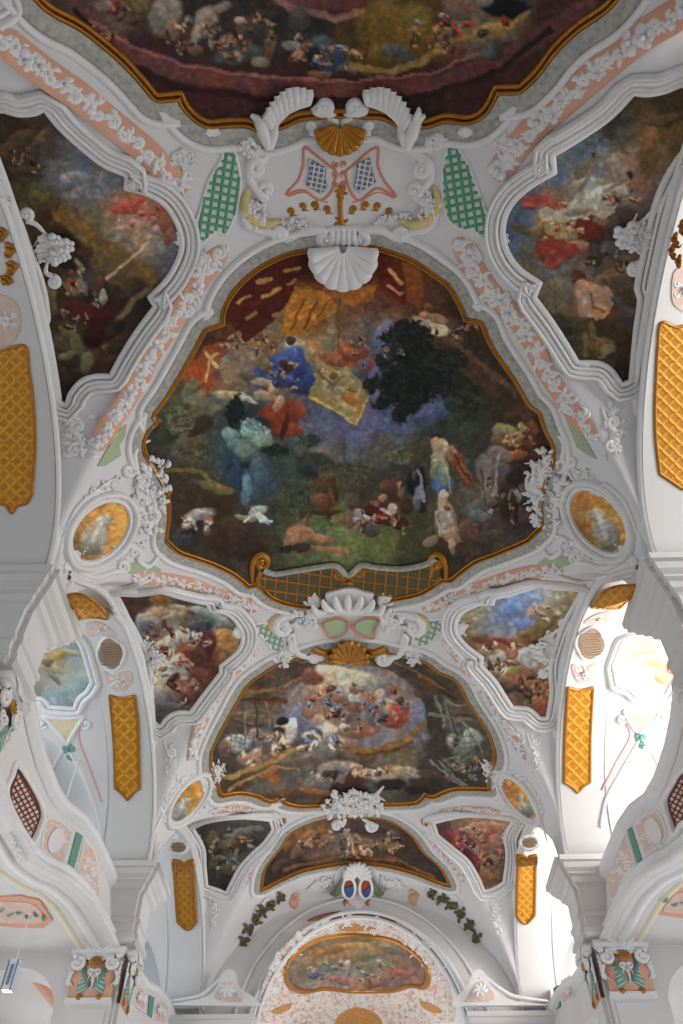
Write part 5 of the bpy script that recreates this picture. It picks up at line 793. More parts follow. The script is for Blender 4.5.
def soff_med(c, rx, ry, ang, lb):
    P, N, s = mpp(c, SO); e = empty('arch_medallion', P, lb, 'medallion'); ca, sa = math.cos(math.radians(ang)), math.sin(math.radians(ang)); pl = []
    for i in range(24):
        t = 2*math.pi*i/24; k = 1+.13*abs(math.cos(2*t)); pl.append((c[0]+k*rx*math.cos(t)*ca-k*ry*math.sin(t)*sa, c[1]+k*rx*math.cos(t)*sa+k*ry*math.sin(t)*ca))
    mb = MB(); plate(mb, pl, SO, .03, grid=5); mb.build('basketwork', M['basket'], e)
    mb = MB(); bead(mb, pl, SO, 1.4, closed=True); mb.build('rim', M['relief'], e)
    mb = MB(); [bead(mb, [(c[0]-rx*.8, c[1]+k), (c[0], c[1]+k+1.2), (c[0]+rx*.8, c[1]+k)], SO, .5, lift=1.2) for k in np.arange(-ry*.7, ry*.75, 2.6)]; mb.build('weave', M['basket'], e)
soff_med((111,653), 12, 15, -15, 'brown basketwork medallion under the middle left arch'); soff_med((590,643), 13, 15, 15, 'brown basketwork medallion under the middle right arch')
soff_med((178.5,847.5), 8, 6, 0, 'small brown medallion above the dark gold panel, far left arch'); soff_med((529,843), 8, 6, 0, 'small brown medallion above the gold panel, far right arch')
M['palepeach'] = mat('pale_peach_ground', (226,200,188), .8, noise=.15, scale=5)
for q, lb in (([(86,624),(100,622),(112,630),(117,637),(104,634),(90,636)],'peach relief panel between short gold panel and medallion, middle left arch'), ([(104,671),(112,676),(122,672),(131,672),(132,681),(124,690),(116,691),(108,684)],'peach shield-shaped relief under the left basketwork medallion'), ([(584,622),(598,613),(612,612),(606,622),(594,625)],'peach relief panel between short gold panel and medallion, middle right arch'), ([(572,664),(584,668),(596,663),(595,674),(586,683),(576,680)],'peach shield-shaped relief under the right basketwork medallion'), ([(-8,296),(6,296),(18,306),(20,330),(8,345),(-8,345)],'peach relief panel above the cut-off gold panel, near left arch'), ([(674,272),(690,266),(700,290),(696,312),(680,310),(672,300)],'peach relief panel above the cut-off gold panel, near right arch')):
    P, N, s = mpp(ctr(q), SO); e = empty('relief_panel', P, lb, 'relief panel'); mb = MB(); plate(mb, q, SO, .02, grid=6); mb.build('ground', M['palepeach'], e); c = ctr(q); rg = random.Random(int(c[0]))
    a_ = np.array(q); w_ = min(a_[:, 0].ptp() if hasattr(a_, 'ptp') else np.ptp(a_[:, 0]), np.ptp(a_[:, 1]))
    mb = MB(); flower(mb, c[0], c[1], w_*.16, SO, 5, lift=1); [scroll(mb, c[0]+sx*w_*.32, c[1]+sy*w_*.18, w_*.13, 90*sx, SO, 1.2, sx) for sx in (-1, 1) for sy in (-1, 1)]; [leaf(mb, c[0], c[1], a, w_*.42, w_*.05, SO, .5) for a in range(10, 370, 60)]; mb.build('relief_scrolls', M['relief'], e)
for sx, pts in ((-1, [(2,232),(10,248),(12,266),(6,280)]), (1, [(683,226),(676,238),(673,250),(680,262)])):
    mb = MB(); [flower(mb, x, y, 5, V if sx > 0 else SO, 5) for x, y in pts]; [scroll(mb, x+2*sx, y+6, 4, 0, V if sx > 0 else SO, 1.2) for x, y in pts[:3]]; tag(mb.build('gilt_ornament', M['gilt']), 'gilt scrolls on the inner side of the near %s keystone crest' % ('left' if sx < 0 else 'right'), 'gilt ornament')
# ================================================================== piers, entablatures, capitals
PROF = [(11.98,-.2),(11.98,.46),(11.82,.46),(11.79,.38),(11.64,.34),(11.55,.24),(11.5,.24),(11.44,.15),(11.3,.12),(11.24,.04),(11.18,.0),(10.5,0),(10.46,.06),(10.34,.08),(10.3,.03),(10.05,.03),(10.01,.1),(9.86,.13),(9.78,.02),(9.78,-.2)]
def entab(name, pts, prof, m, parent, closed=False):
    """horizontal mouldings round a plan outline (outline walks with the room on its right)"""
    p = np.array(pts, float); n = len(p); V = []; off = []
    for i in range(n):
        ds = []
        if i > 0: d = nrm(p[i]-p[i-1]); ds.append(np.array([d[1], -d[0]]))
        if i < n-1: d = nrm(p[i+1]-p[i]); ds.append(np.array([d[1], -d[0]]))
        v = sum(ds); v = v/max(.3, v.dot(ds[0])); off.append(v)
    for z, o in prof:
        for i in range(n): V.append((*(p[i]+off[i]*o), z))
    Fc = [(a*n+i, a*n+i+1, (a+1)*n+i+1, (a+1)*n+i) for a in range(len(prof)-1) for i in range(n-1)]; k = len(V)
    Fc.append(tuple(range(n))); Fc.append(tuple(range(k-n, k)))
    mb = MB(); mb.add(V, Fc); return mb.build(name, M[m], parent, smooth=False)
def capital(x0, x1, yf, z0, label, face='front', sd=-1):
    """painted composite pilaster capital; local u across, o outwards, z up"""
    w_ = x1-x0; H = 1.5
    if face == 'front': T = lambda u, o, z: (x0+u, yf-o, z0+z*.86); c = ((x0+x1)/2, yf, z0)
    else: T = lambda u, o, z: (yf-sd*o, x0+u, z0+z*.86); c = (yf, (x0+x1)/2, z0)
    e = empty('pilaster_capital', c, label, 'capital'); nv = np.array(T(0, 1, 0))-np.array(T(0, 0, 0)); U = np.array(T(1, 0, 0))-np.array(T(0, 0, 0)); Z = np.array([0, 0, 1.])
    def pl(mb, uz, o0, o1):
        n = len(uz); V = [T(u, o0, z) for u, z in uz]+[T(u, o1, z) for u, z in uz]; mb.add(V, [tuple(range(n, 2*n))]+[(i, (i+1) % n, n+(i+1) % n, n+i) for i in range(n)])
    def tb(mb, uz, o, r, taper=None):
        P = np.array([T(u, o, z) for u, z in cr(uz, False, .04)]); t = np.linspace(0, 1, len(P)); tube(mb, P, np.tile(nv, (len(P), 1)), r, np.ones(len(P)) if taper is None else np.interp(t, np.linspace(0, 1, len(taper)), taper))
    def sp(mb, u, z, r, a0, d, o, rr): tb(mb, [(u+r*(1-t*.85)*math.cos(math.radians(a0)+d*t*8.5), z+r*(1-t*.85)*math.sin(math.radians(a0)+d*t*8.5)) for t in np.linspace(0, 1, 22)], o, rr)
    mb = MB(); pl(mb, [(0,0),(w_,0),(w_*1.0,.9),(w_*1.06,1.2),(-w_*.06,1.2),(0,.9)], 0, .04); mb.build('painted_ground', M['peach'], e)
    mb = MB(); pl(mb, [(-.14,1.36),(w_+.14,1.36),(w_+.16,1.55),(-.16,1.55)], 0, .22); pl(mb, [(-.08,1.28),(w_+.08,1.28),(w_+.12,1.36),(-.12,1.36)], 0, .14); mb.build('abacus', M['relief'], e)
    for s_ in (-1, 1):
        u = w_/2+s_*w_*.42
        mb = MB(); sp(mb, u, 1.05, .2, 90, s_, .14, .065); ball(mb, T(u, .16, 1.05), .06, nv); tb(mb, [(u+s_*.1, .86),(u+s_*.16, .6),(u+s_*.02, .42)], .06, .05, [1,.7,.2]); mb.build('volute', M['relief'], e)
        mb = MB(); c_ = w_/2
        strip = [(c_+s_*.03,.42),(c_+s_*.22,.22),(c_+s_*.34,.12),(c_+s_*.40,.42),(c_+s_*.30,.62),(c_+s_*.42,.95),(c_+s_*.30,1.05),(c_+s_*.2,.75)]; pl(mb, strip, .03, .075); mb.build('teal_trellis', M['teal'], e)
        mb = MB(); [tb(mb, [(c_+s_*.12+k*.05*s_, .35+k*.1),(c_+s_*.36, .2+k*.14)], .075, .012) for k in range(6)]; mb.build('trellis_lines', M['ivory'], e)
        mb = MB(); ball(mb, T(c_+s_*.28, .06, .08), .085, nv, 9, 5, None, .6); mb.build('gilt_rosette', M['gilt'], e)
        mb = MB(); [tb(mb, [(c_+s_*.12, 1.12+k*.05),(c_+s_*(.25+k*.05), 1.22+k*.03),(c_+s_*.42, 1.2-k*.06)], .1, .04, [.5,1,.2]) for k in range(3)]; mb.build('acanthus_leaves', M['relief'], e)
    mb = MB(); [tb(mb, [(w_/2, 1.02),(w_/2+.10*math.cos(a), 1.02+.1*math.sin(a)),(w_/2+.2*math.cos(a), 1.02+.22*math.sin(a))], .17, .032, [.4,.9,1]) for a in np.linspace(.35, math.pi-.35, 7)]; mb.build('gilt_shell', M['gilt'], e)
    mb = MB(); sp(mb, w_/2-.1, .82, .1, 0, 1, .08, .03); sp(mb, w_/2+.1, .82, .1, 180, -1, .08, .03); tb(mb, [(w_/2, .8),(w_/2+.02, .5),(w_/2, .3)], .08, .035, [.4,1,.3]); [tb(mb, [(w_/2, .6),(w_/2+k*.09, .7+.04*abs(k)),(w_/2+k*.15, .55)], .08, .025, [.6,1,.2]) for k in (-1, 1)]; mb.build('centre_scroll', M['relief'], e)
    for s_ in (-1, 1):
        mb = MB(); [tb(mb, [(w_/2+s_*(w_*.5+.02*k), 1.2-k*.14),(w_/2+s_*(w_*.5+.1), 1.1-k*.14),(w_/2+s_*(w_*.5+.02), .98-k*.14)], .05, .05, [.4,1,.4]) for k in range(5)]; ball(mb, T(w_/2+s_*w_*.5, .1, 1.3), .1, nv); mb.build('edge_leaves', M['relief'], e)
    mb = MB(); [tb(mb, [(w_/2+k*.06, 1.34),(w_/2+k*.12, 1.5),(w_/2+k*.2, 1.56)], .24, .05, [.6,1,.3]) for k in (-2, -1, 0, 1, 2)]; mb.build('top_leaf', M['relief'], e)
    return e
nm = {1: 'near', 2: 'far'}
for sd, sn in ((-1, 'left'), (1, 'right')):
    for k, (yf, yb) in ((1, (11.34, 12.65)), (2, (23.65, 24.95))):
        e = empty('wall_pier', (sd*7.4, (yf+yb)/2, -1.6), '%s %s white pier with stepped entablature carrying the vault' % (nm[k], sn), 'pier')
        fp = [(8.3, yb),(6.5, yb),(6.5, yf),(6.62, yf),(6.62, yf-.12),(8.3, yf-.12)]
        fp = [(sd*x, y) for x, y in fp]; fp = fp if sd > 0 else fp[::-1]
        q = [(sd*8.3, yf-.02),(sd*6.62, yf-.02),(sd*6.62, yf+.12),(sd*6.5, yf+.12),(sd*6.5, yb-.12),(sd*6.62, yb-.12),(sd*6.62, yb),(sd*8.3, yb)]
        # walk so that the room lies on the right-hand side
        if sd > 0: q = q[::-1]
        entab('entablature', q, PROF, 'wall', e)
        mb = MB(); x0, x1 = sorted((sd*8.25, sd*6.72)); box(mb, x0, x1, yf+.12, yb-.12, -1.6, 9.9); mb.build('shaft', M['wall'], e, smooth=False)
        mb = MB(); a0, a1 = sorted((sd*8.05, sd*6.8)); box(mb, a0, a1, yf+.02, yf+.14, -1.6, 8.3); mb.build('front_pilaster', M['wall'], e, smooth=False)
        mb = MB(); a0, a1 = sorted((sd*6.72, sd*6.6)); box(mb, a0, a1, yf+.25, yb-.25, -1.6, 8.3); mb.build('side_pilaster', M['wall'], e, smooth=False)
        mb = MB(); b0, b1 = sorted((sd*7.95, sd*6.9)); box(mb, b0, b1, yf-.01, yf+.03, -1.6, 8.1); mb.build('sunk_panel', M['wall'], e, smooth=False)
        entab('neck_ring', [(sd*8.07, yf+.02),(sd*6.78, yf+.02)] if sd < 0 else [(6.78, yf+.02),(8.07, yf+.02)], [(8.34,0),(8.34,.08),(8.22,.08),(8.2,0)], 'relief', e)
        a0, a1 = sorted((sd*8.03, sd*6.82)); capital(a0, a1, yf+.02, 8.28, 'painted capital with gold shell and teal trellis on the front of the %s %s pier' % (nm[k], sn))
        capital(yf+.2, yb-.2, sd*6.6, 8.28, 'painted capital on the nave side of the %s %s pier' % (nm[k], sn), 'side', sd)
        # corbel block above the arch foot between cornice and vault
        mb = MB(); c0, c1 = sorted((sd*8.0, sd*(W+.02))); box(mb, c0, c1, yf-.15, yb+.05, 11.9, 12.5); tag(mb.build('wall_%s_pier' % sn, M['wall'], smooth=False), kind='structure')
        # transverse wall in the aisle with an arched opening
        xs3 = np.linspace(8.25, 12.4, 60); lo = np.where(np.abs(xs3-9.7) < 1.35, 7.9+1.3*np.sqrt(np.clip(1-((xs3-9.7)/1.35)**2, 0, 1)), -1.6); mb = MB(); n = len(xs3)
        for yy in (yf+.15, yb-.15): mb.add(np.concatenate([np.stack([sd*xs3, np.full(n, yy), lo], 1), np.stack([sd*xs3, np.full(n, yy), np.full(n, 9.75)], 1)]), [(i, i+1, n+i+1, n+i) for i in range(n-1)])
        mb.add(np.concatenate([np.stack([sd*xs3, np.full(n, yf+.15), lo], 1), np.stack([sd*xs3, np.full(n, yb-.15), lo], 1)]), [(i, i+1, n+i+1, n+i) for i in range(n-1)])
        tag(mb.build('wall_aisle_%s' % sn, M['wall'], smooth=False), kind='structure')
# piers beside the chancel arch, with volute-topped entablature
for sd, sn in ((-1, 'left'), (1, 'right')):
    e = empty('wall_pier', (sd*6.2, 34.8, -1.6), '%s chancel pier with pale entablature and curling volute top' % sn, 'pier')
    q = [(sd*8.6, 34.5),(sd*4.5, 34.5),(sd*4.5, 35.6)]; q = q if sd < 0 else q[::-1]
    entab('entablature', q, [(z-.55, o*.8) for z, o in PROF], 'wall', e)
    mb = MB(); x0, x1 = sorted((sd*8.6, sd*4.55)); box(mb, x0, x1, 34.7, 35.6, -1.6, 9.4); mb.build('shaft', M['wall'], e, smooth=False)
    pts = [(170,1006),(184,1003),(200,1000),(212,994),(219,984),(222,975),(229,970),(236,974),(238,984),(244,992),(254,998),(260,1006)] if sd < 0 else [(548,1006),(530,1004),(512,1001),(498,994),(489,984),(485,975),(479,970),(472,974),(469,984),(463,992),(456,998),(452,1006)]
    PF = planeF(1, 34.3)
    mb = MB(); plate(mb, pts, PF, .12, grid=6); mb.build('volute_gable', M['relief'], e); mb = MB(); plate(mb, [(pts[3][0]+sd*-4, 1000),(pts[5][0]-sd*1, 984),(pts[5][0]-sd*9, 984),(pts[5][0]-sd*16, 998),(pts[5][0]-sd*20, 1003)], PF, .15, grid=5); mb.build('peach_relief', M['palepeach'], e); mb = MB(); qx, qy = pts[4][0]-sd*4, 994; [scroll(mb, qx-sd*k, qy+(k % 2)*3, 3, 90*k, PF, 1.2, w=1.) for k in (0, 6, 11)]; [leaf(mb, qx-sd*6, qy, a, 8, 1.2, PF, .5, lift=8) for a in range(0, 360, 50)]; mb.build('relief_scrolls', M['relief'], e)
    mb = MB(); cx = pts[6][0]; scroll(mb, cx, 979, 5.5, -90, PF, 1.5, sd, [(pts[0][0], 1001),(pts[2][0], 996),(pts[4][0], 981),(cx-sd*-3 if False else cx, 973)], 1.6); mb.build('volute', M['relief'], e)
# ================================================================== galleries
M['green_stripe'] = mat('green_stripe_paint', (110,160,145), .7, noise=.2, scale=12)
for sd, sn in ((-1, 'left'), (1, 'right')):
    for k, dy in ((0, 0.), (1, 12.2)):
        lab = '%s gallery parapet with curved white rail and peach panels' % sn if k == 0 else 'distant %s gallery parapet beyond the far pier' % sn
        e = empty('gallery_parapet', (sd*7.6, 18.+dy, 9.2), lab, 'parapet'); ys = np.linspace(12.7, 23.9, 90); n = len(ys); zs = np.linspace(9.7, 11.6, 12)
        mb = MB(); V_ = [(sd*par_x(y, z), y+dy, z) for z in zs for y in ys]+[(sd*(par_x(y, z)+.3), y+dy, z) for z in zs[::-1] for y in ys]; r = 24
        mb.add(V_, [(a*n+i, a*n+i+1, (a+1)*n+i+1, (a+1)*n+i) for a in range(r-1) for i in range(n-1)]); mb.build('parapet_wall', M['wall'], e)
        def rail(z, prof, nm_, m='relief'):
            P = np.array([(sd*par_x(y, z), y+dy, z) for y in ys]); T = np.gradient(P, axis=0); T /= np.linalg.norm(T, axis=1)[:, None]; up = np.array([0, 0, 1.]); N = np.cross(T, up)*(1 if sd < 0 else 1); N /= np.linalg.norm(N, axis=1)[:, None]
            N = N*np.sign(-sd*N[:, :1]); L = np.tile(up, (n, 1)); V2 = []; kk = len(prof)
            for i in range(n):
                for u, v in prof: V2.append(P[i]+up*u+N[i]*v)
            mb = MB(); mb.add(V2, [(i*kk+a, i*kk+a+1, (i+1)*kk+a+1, (i+1)*kk+a) for i in range(n-1) for a in range(kk-1)]); mb.build(nm_, M[m], e)
        rail(11.62, [(-.32,0),(-.30,.07),(-.22,.09),(-.2,.16),(-.08,.2),(.02,.2),(.08,.14),(.12,.04),(.12,-.35),(-.2,-.35)], 'rail')
        rail(9.8, [(.34,0),(.30,.07),(.22,.1),(.16,.05),(.1,.07),(.02,.18),(-.08,.24),(-.15,.18),(-.18,.05),(-.2,-.02)], 'base_moulding')
        rail(9.8, [(-.19,-.2),(-.27,-.24),(-.3,-.34),(-.27,-.44),(-.19,-.5)], 'underside_moulding')
        rail(9.8, [(-.19,-.72),(-.25,-.76),(-.27,-.82),(-.25,-.9),(-.19,-.94)], 'underside_moulding', 'cream')
        mb = MB(); V_ = [(sd*par_x(y, 9.7), y+dy, 9.6) for y in ys]+[(sd*12.4, y+dy, 9.6) for y in ys]+[(sd*par_x(y, 9.7), y+dy, 9.75) for y in ys]; mb.add(V_, [(i, i+1, n+i+1, n+i) for i in range(n-1)]+[(i, i+1, 2*n+i+1, 2*n+i) for i in range(n-1)]); tag(mb.build('ceiling_aisle_%s' % sn, M['wall'], smooth=False), kind='structure')
        mb = MB(); box(mb, *sorted((sd*8.2, sd*12.4)), 12.7+dy, 23.9+dy, 9.75, 9.95); tag(mb.build('floor_gallery_%s' % sn, M['wall'], smooth=False), kind='structure')
        if k:
            F2 = lambda P, dy=dy: F_par(P-np.array([0, dy, 0]))
            for q, nme, m__ in (([(137,984),(146,990),(144,1012),(134,1004)], 'pale_panel', 'palepeach'), ([(149,993),(154,996),(151,1018),(147,1015)], 'green_stripe', 'green_stripe'), ([(157,999),(166,1004),(164,1024),(154,1021)], 'pale_panel', 'palepeach')):
                q = q if sd < 0 else [(708-x, y-8) for x, y in q]; mb = MB(); plate(mb, q, F2, .04, smooth=False, grid=6); o = mb.build(nme, M[m__], e)
                if nme == 'pale_panel': mb = MB(); bead(mb, q, F2, .9, smooth=False, closed=True); [leaf(mb, ctr(q)[0], ctr(q)[1], a_, 6, .9, F2, .8, lift=2) for a_ in range(0, 360, 45)]; mb.build('panel_frame', M['relief'], o)
            continue
        L_ = sd < 0
        def ppart(poly, name, m, h=.03, smooth=True):
            mb = MB(); plate(mb, poly, 'par', h, smooth=smooth, grid=5); return mb.build(name, M[m], e)
        if L_: A = [[(47.6,817,1),(60,822),(71.4,832,1),(67,850),(62,864,1),(50,858),(41,849.5,1),(43,832)], [(76,832,1),(82,836,1),(73,870.5,1),(67,867.6,1)], [(84,840,1),(93,851),(97,870),(98,895),(96,907),(90,898),(84,884),(76,874,1)]]; md = (54.5,841)
        else: A = [[(636,825,1),(646,816),(657,811,1),(664,822),(667,836,1),(656,848),(646,856,1),(640,840)], [(628,830.5,1),(632,827.6,1),(642.5,860,1),(638,863,1)], [(613,848,1),(626,834,1),(632,850),(636,866,1),(626,876),(615,900),(609,890),(607,868)]]; md = (655,832)
        for q, nme in ((A[0], 'peach_panel'), (A[2], 'peach_panel')):
            o = ppart(q, nme, 'palepeach'); mb = MB(); bead(mb, q, 'par', 1.1, closed=True); mb.build('panel_frame', M['relief'], o)
            rg = random.Random(3); c = ctr(q); mb = MB()
            for i in range(34): leaf(mb, c[0]+rg.uniform(-9, 9), c[1]+rg.uniform(-16, 16), rg.uniform(0, 360), 5, 1.0, 'par', .8)
            [scroll(mb, c[0]+rg.uniform(-7, 7), c[1]+rg.uniform(-14, 14), 3, 60*i, 'par', 1.2, w=.9) for i in range(9)]; mb.build('panel_relief', M['relief'], o)
        ppart(A[1], 'green_stripe', 'green_stripe'); ppart([(md[0]+8*math.cos(t)-3*math.sin(t)*sd*-1, md[1]+13*math.sin(t)) for t in np.linspace(0, 6.28, 13)[:-1]], 'white_medallion', 'relief', .07)
        g = [(17,770),(24,780),(36,803),(38.5,815),(35,827),(30,838,1),(24,830),(14,815),(10.5,804),(9.5,790),(14,779)] if L_ else [(692,772),(683,776),(676,788),(670,800),(673,815),(678,829.5,1),(684,820),(700,812),(712,795),(704,778)]
        Pg = mpp(ctr(g), 'par')[0]; t = empty('gallery_grille', Pg, 'brown wooden lattice grille set in the %s gallery front' % sn, 'grille')
        mb = MB(); plate(mb, g, 'par', .02, grid=5); mb.build('opening', M['palepeach'], t); mb = MB(); bead(mb, g, 'par', 1.0, closed=True, lift=.8); mb.build('frame', M['brown'], t)
        mb = MB(); pg = np.array([p[:2] for p in g]); c = pg.mean(0)
        for an in ((62, 150) if L_ else (118, 30)):
            d = np.array([math.cos(math.radians(an)), math.sin(math.radians(an))]); nv = np.array([-d[1], d[0]])
            for i in range(-12, 13):
                ts = np.arange(-50, 50, 1.); q = c+nv*i*5+d*ts[:, None]; m_ = inside(q, pg)
                if m_.sum() > 3: bead(mb, [tuple(z) for z in q[m_]], 'par', .55, smooth=False, lift=1.)
        mb.build('lattice_bars', M['brown'], t)
        mb = MB(); bead(mb, [(c[0]+(x-c[0])*1.28, c[1]+(y-c[1])*1.18) for x, y in pg], 'par', 2.4, closed=True, lift=.3); mb.build('white_surround', M['relief'], t)
        cluster('rocaille_ornament', 'white stucco leaf mass below the %s gallery grille' % sn, 'stucco ornament', (20,846) if L_ else (672,852), 10 if L_ else 8, 19 if L_ else 14, 'par', 81+sd, 34, ang=-35 if L_ else 35, size=1.1)
# painted decoration of the gallery vaults and undersides
for L_ in (True, False):
    sn = 'left' if L_ else 'right'
    q = [(23,674,1),(30.5,657,1),(52,648),(76,638,1),(82,649.5),(91.4,682,1),(85.7,691.4,1),(78,698),(74,707.6,1),(49.5,705.7,1),(44,698),(36,697,1)] if L_ else [(614,665,1),(623.5,640,1),(648,640),(680,645,1),(683,663),(673,680,1),(668,688),(665,695,1),(637,695,1),(630,688),(617.8,684,1)]
    bs = [(30,672,150,130,115),(45,665,165,145,120),(60,660,178,150,100),(78,650,150,165,165),(70,668,170,165,130),(50,685,172,160,130),(60,700,130,155,165),(80,690,140,160,160),(40,690,150,140,120),(85,670,160,170,165)] if L_ else [(620,660,200,225,235),(640,655,232,215,165),(665,655,230,205,155),(678,665,215,165,130),(630,675,205,228,235),(650,680,205,225,230),(668,680,225,190,160),(640,690,205,225,235)]
    sh = [(50,668,14,4,20,178,150,105),(60,655,10,4,-30,185,140,60),(55,678,9,3,40,140,120,95),(48,662,5,5,0,120,100,85),(72,652,12,3,10,190,160,110)] if L_ else [(655,662,12,5,20,235,195,120),(660,678,7,5,40,225,160,110),(672,668,6,6,0,215,130,80),(645,650,14,4,0,240,215,150)]
    fresco(q, 'gv', 'pale sky fresco with reclining figures on the %s gallery vault' % sn, paint(bs, sh, 1.15 if L_ else 1.0, contrast=.1, facet=.2, folds=False, cell=12.), 1.1, [('frame', S(halfround(-.05, .12, .08)+halfround(.12, .3, .12)), 'relief')], 'gallery_fresco')
    tq = [(44,716,1),(64,718),(84,716,1),(77,727),(72,735),(66.7,745,1),(61,736),(55,729)] if L_ else [(623.5,710.5,1),(642,713),(661.5,708.6,1),(652,724),(645,728),(638.7,733,1),(633,727),(629,722)]
    P, N, s = mpp(ctr(tq), 'gv'); e = empty('relief_panel', P, 'pale yellow triangular panel below the %s gallery vault fresco' % sn, 'relief panel')
    mb = MB(); plate(mb, tq, 'gv', .02, grid=5); mb.build('ground', M['yellow_pale'] if 'yellow_pale' in M else M.setdefault('yellow_pale', mat('pale_yellow_ground', (228,212,176), .8, noise=.12)), e)
    mb = MB(); bead(mb, tq, 'gv', 1.7, closed=True); c = ctr(tq); scroll(mb, tq[0][0]-2, tq[0][1]+8, 5, 0, 'gv', 1.2, 1, w=1.6); scroll(mb, tq[2][0]+2, tq[2][1]+8, 5, 180, 'gv', 1.2, -1, w=1.6); mb.build('frame', M['relief'], e)
    for ln, lb in (([(66,748),(74,760),(84,780),(96,812),(103,850)],'b'), ([(64,748),(56,762),(48,778),(42,796)],'a'), ([(82,718),(79,738),(90,768),(102,802)],'c')) if L_ else (([(640,738),(632,752),(618,776),(606,800),(600,830)],'b'), ([(642,738),(652,752),(662,768),(672,780)],'a'), ([(622,718),(630,735),(616,762),(602,790)],'c')):
        mb = MB(); bead(mb, ln, 'gv', .7 if lb == 'c' else 1.3); o = mb.build('vault_rib', M['pink'] if lb == 'c' else M['relief']); tag(o, {'a': 'white groin line running nearer from the %s gallery boss', 'b': 'white groin line running farther from the %s gallery boss', 'c': 'thin pink outline stripe on the %s gallery vault'}[lb] % sn, 'vault rib')
    b_ = (68,748) if L_ else (640,736); mb = MB(); flower(mb, b_[0], b_[1], 4.5, 'gv', 6); flower(mb, b_[0]+2, b_[1]+9, 3, 'gv', 5); tag(mb.build('vault_boss', M['teal']), 'small blue-grey rosette boss on the %s gallery vault' % sn, 'boss')
    PU = planeF(2, 9.58)
    uq = [(-20,922.6,1),(-10,897),(20,895),(40,899.7,1),(52.4,920),(44,927,1),(20,927)] if L_ else [(700,884),(683,885),(672,890,1),(664,902),(658.5,913.7,1),(683,917.4),(700,918)]
    P, N, s = mpp(ctr(uq), PU); e = empty('underside_panel', P, 'peach-bordered painted panel on the %s gallery underside' % sn, 'painted panel')
    mb = MB(); plate(mb, uq, PU, .03, smooth=False, grid=8); mb.build('peach_border', M['peach'], e); c = ctr(uq); mb = MB(); plate(mb, [(c[0]+(p[0]-c[0])*.78, c[1]+(p[1]-c[1])*.66) for p in uq], PU, .05, grid=8); mb.build('pale_field', M['palepeach'], e); mb = MB(); [leaf(mb, c[0]+k*9, c[1]-2+(k % 2)*3, 20*k, 7, 1., PU, .5, lift=2.) for k in range(-2, 4)]; mb.build('painted_leaves', M['teal'], e)
    PU2 = planeF(2, 9.55)
    rb = [(31,970),(40,982),(52,998),(62,1010)] if L_ else [(677,958),(668,972),(658,986),(651,998)]
    mb = MB(); bead(mb, rb, PU2, 3.6); tag(mb.build('painted_stripe', M['peach']), 'peach diagonal stripe on the %s aisle vault seen through the low arch' % sn, 'painted stripe')
# ================================================================== hanging lamp and cords
def vertical(px0, surf, px1):
    P, N = hit([px0], surf); P = P[0]; d = rays([px1])[0]; t = ((P[1])/d[1]); return P, d[2]*t
M['lampglass'] = mat('crystal_glass', (215,225,240), .15, spec=.6, noise=.2, scale=20)
P, zb = vertical((33.4,902), PU, (16,962)); _, z2 = vertical((33.4,902), PU, (9,991))
e = empty('hanging_lamp', P, 'crystal box lamp hanging on a thin cord from the left gallery underside', 'lamp')
mb = MB(); box(mb, P[0]-.012, P[0]+.012, P[1]-.012, P[1]+.012, zb, P[2]); mb.build('cord', M['cord'], e, smooth=False)
mb = MB(); box(mb, P[0]-.11, P[0]+.11, P[1]-.11, P[1]+.11, z2, zb)
mb.build('glass_body', M['lampglass'], e, smooth=False)
mb = MB(); [box(mb, P[0]+a-.015, P[0]+a+.015, P[1]-.125, P[1]-.1, z2-.02, zb+.02) for a in (-.11, .11)]; box(mb, P[0]-.03, P[0]+.03, P[1]-.13, P[1]-.11, z2+.1, zb-.1); mb.build('metal_frame', M['bluegrey'], e, smooth=False)
mb = MB(); box(mb, P[0]-.12, P[0]+.12, P[1]-.12, P[1]+.12, zb, zb+.03); mb.build('end_cap', M['cord'], e, smooth=False)
for p0, p1, lb in (((78.3,759.3),(62,812),'thin white cord hanging in the left gallery opening'), ((631,760.5),(651,818.5),'thin white cord hanging in the right gallery opening')):
    P, z1 = vertical(p0, 'gv', p1); mb = MB(); box(mb, P[0]-.015, P[0]+.015, P[1]-.015, P[1]+.015, z1-1.2, P[2]); tag(mb.build('lamp_cord', M['cord'], smooth=False), lb, 'cord')
# ================================================================== choir decoration
def choir_pat(q):
    x, y = q[:, 0], q[:, 1]; n = fbm(x*.3, y*.3, 3); n2 = fbm(x*.2+30, y*.4+9, 3); c = np.tile(lin((216,206,200)), (len(x), 1))
    m = np.clip((np.abs(n-.5)-.0)*-30+1.1, 0, 1)[:, None]; c = c*(1-m*.9)+lin((128,104,94))*m*.9; m = np.clip((n2-.6)*14, 0, 1)[:, None]; c = c*(1-m*.65)+lin((205,140,122))*m*.65; m = np.clip((.36-n2)*14, 0, 1)[:, None]; return c*(1-m*.5)+lin((165,172,160))*m*.5
P, N, s = mpp((355, 930), 'choir'); e = empty('choir_vault_decoration', P, 'dense white and pink rococo decoration covering the bright choir vault', 'vault decoration')
mb = MB(); outl = [(262,1022),(262,990),(272,965),(288,943),(310,927),(335,917),(357,914),(380,917),(405,927),(427,945),(443,968),(450,990),(450,1022)]; gridpanel(mb, outl, 'choir', 1.3, choir_pat, .015); mb.build('painted_ground', M['paint'], e, attr=True)
rg = random.Random(9)
for i in range(60):
    t = rg.uniform(math.pi*1.02, math.pi*1.98); r = rg.uniform(.82, 1.0); x, y = 356+95*r*math.cos(t), 1000+86*r*math.sin(t)
    mb = MB(); scroll(mb, x, y, rg.uniform(2, 3.4), rg.uniform(0, 360), 'choir', 1.2, rg.choice((-1, 1)), w=.8); leaf(mb, x, y, rg.uniform(0, 360), 7, .9, 'choir', .6); mb.build('scroll', M['relief'], e)
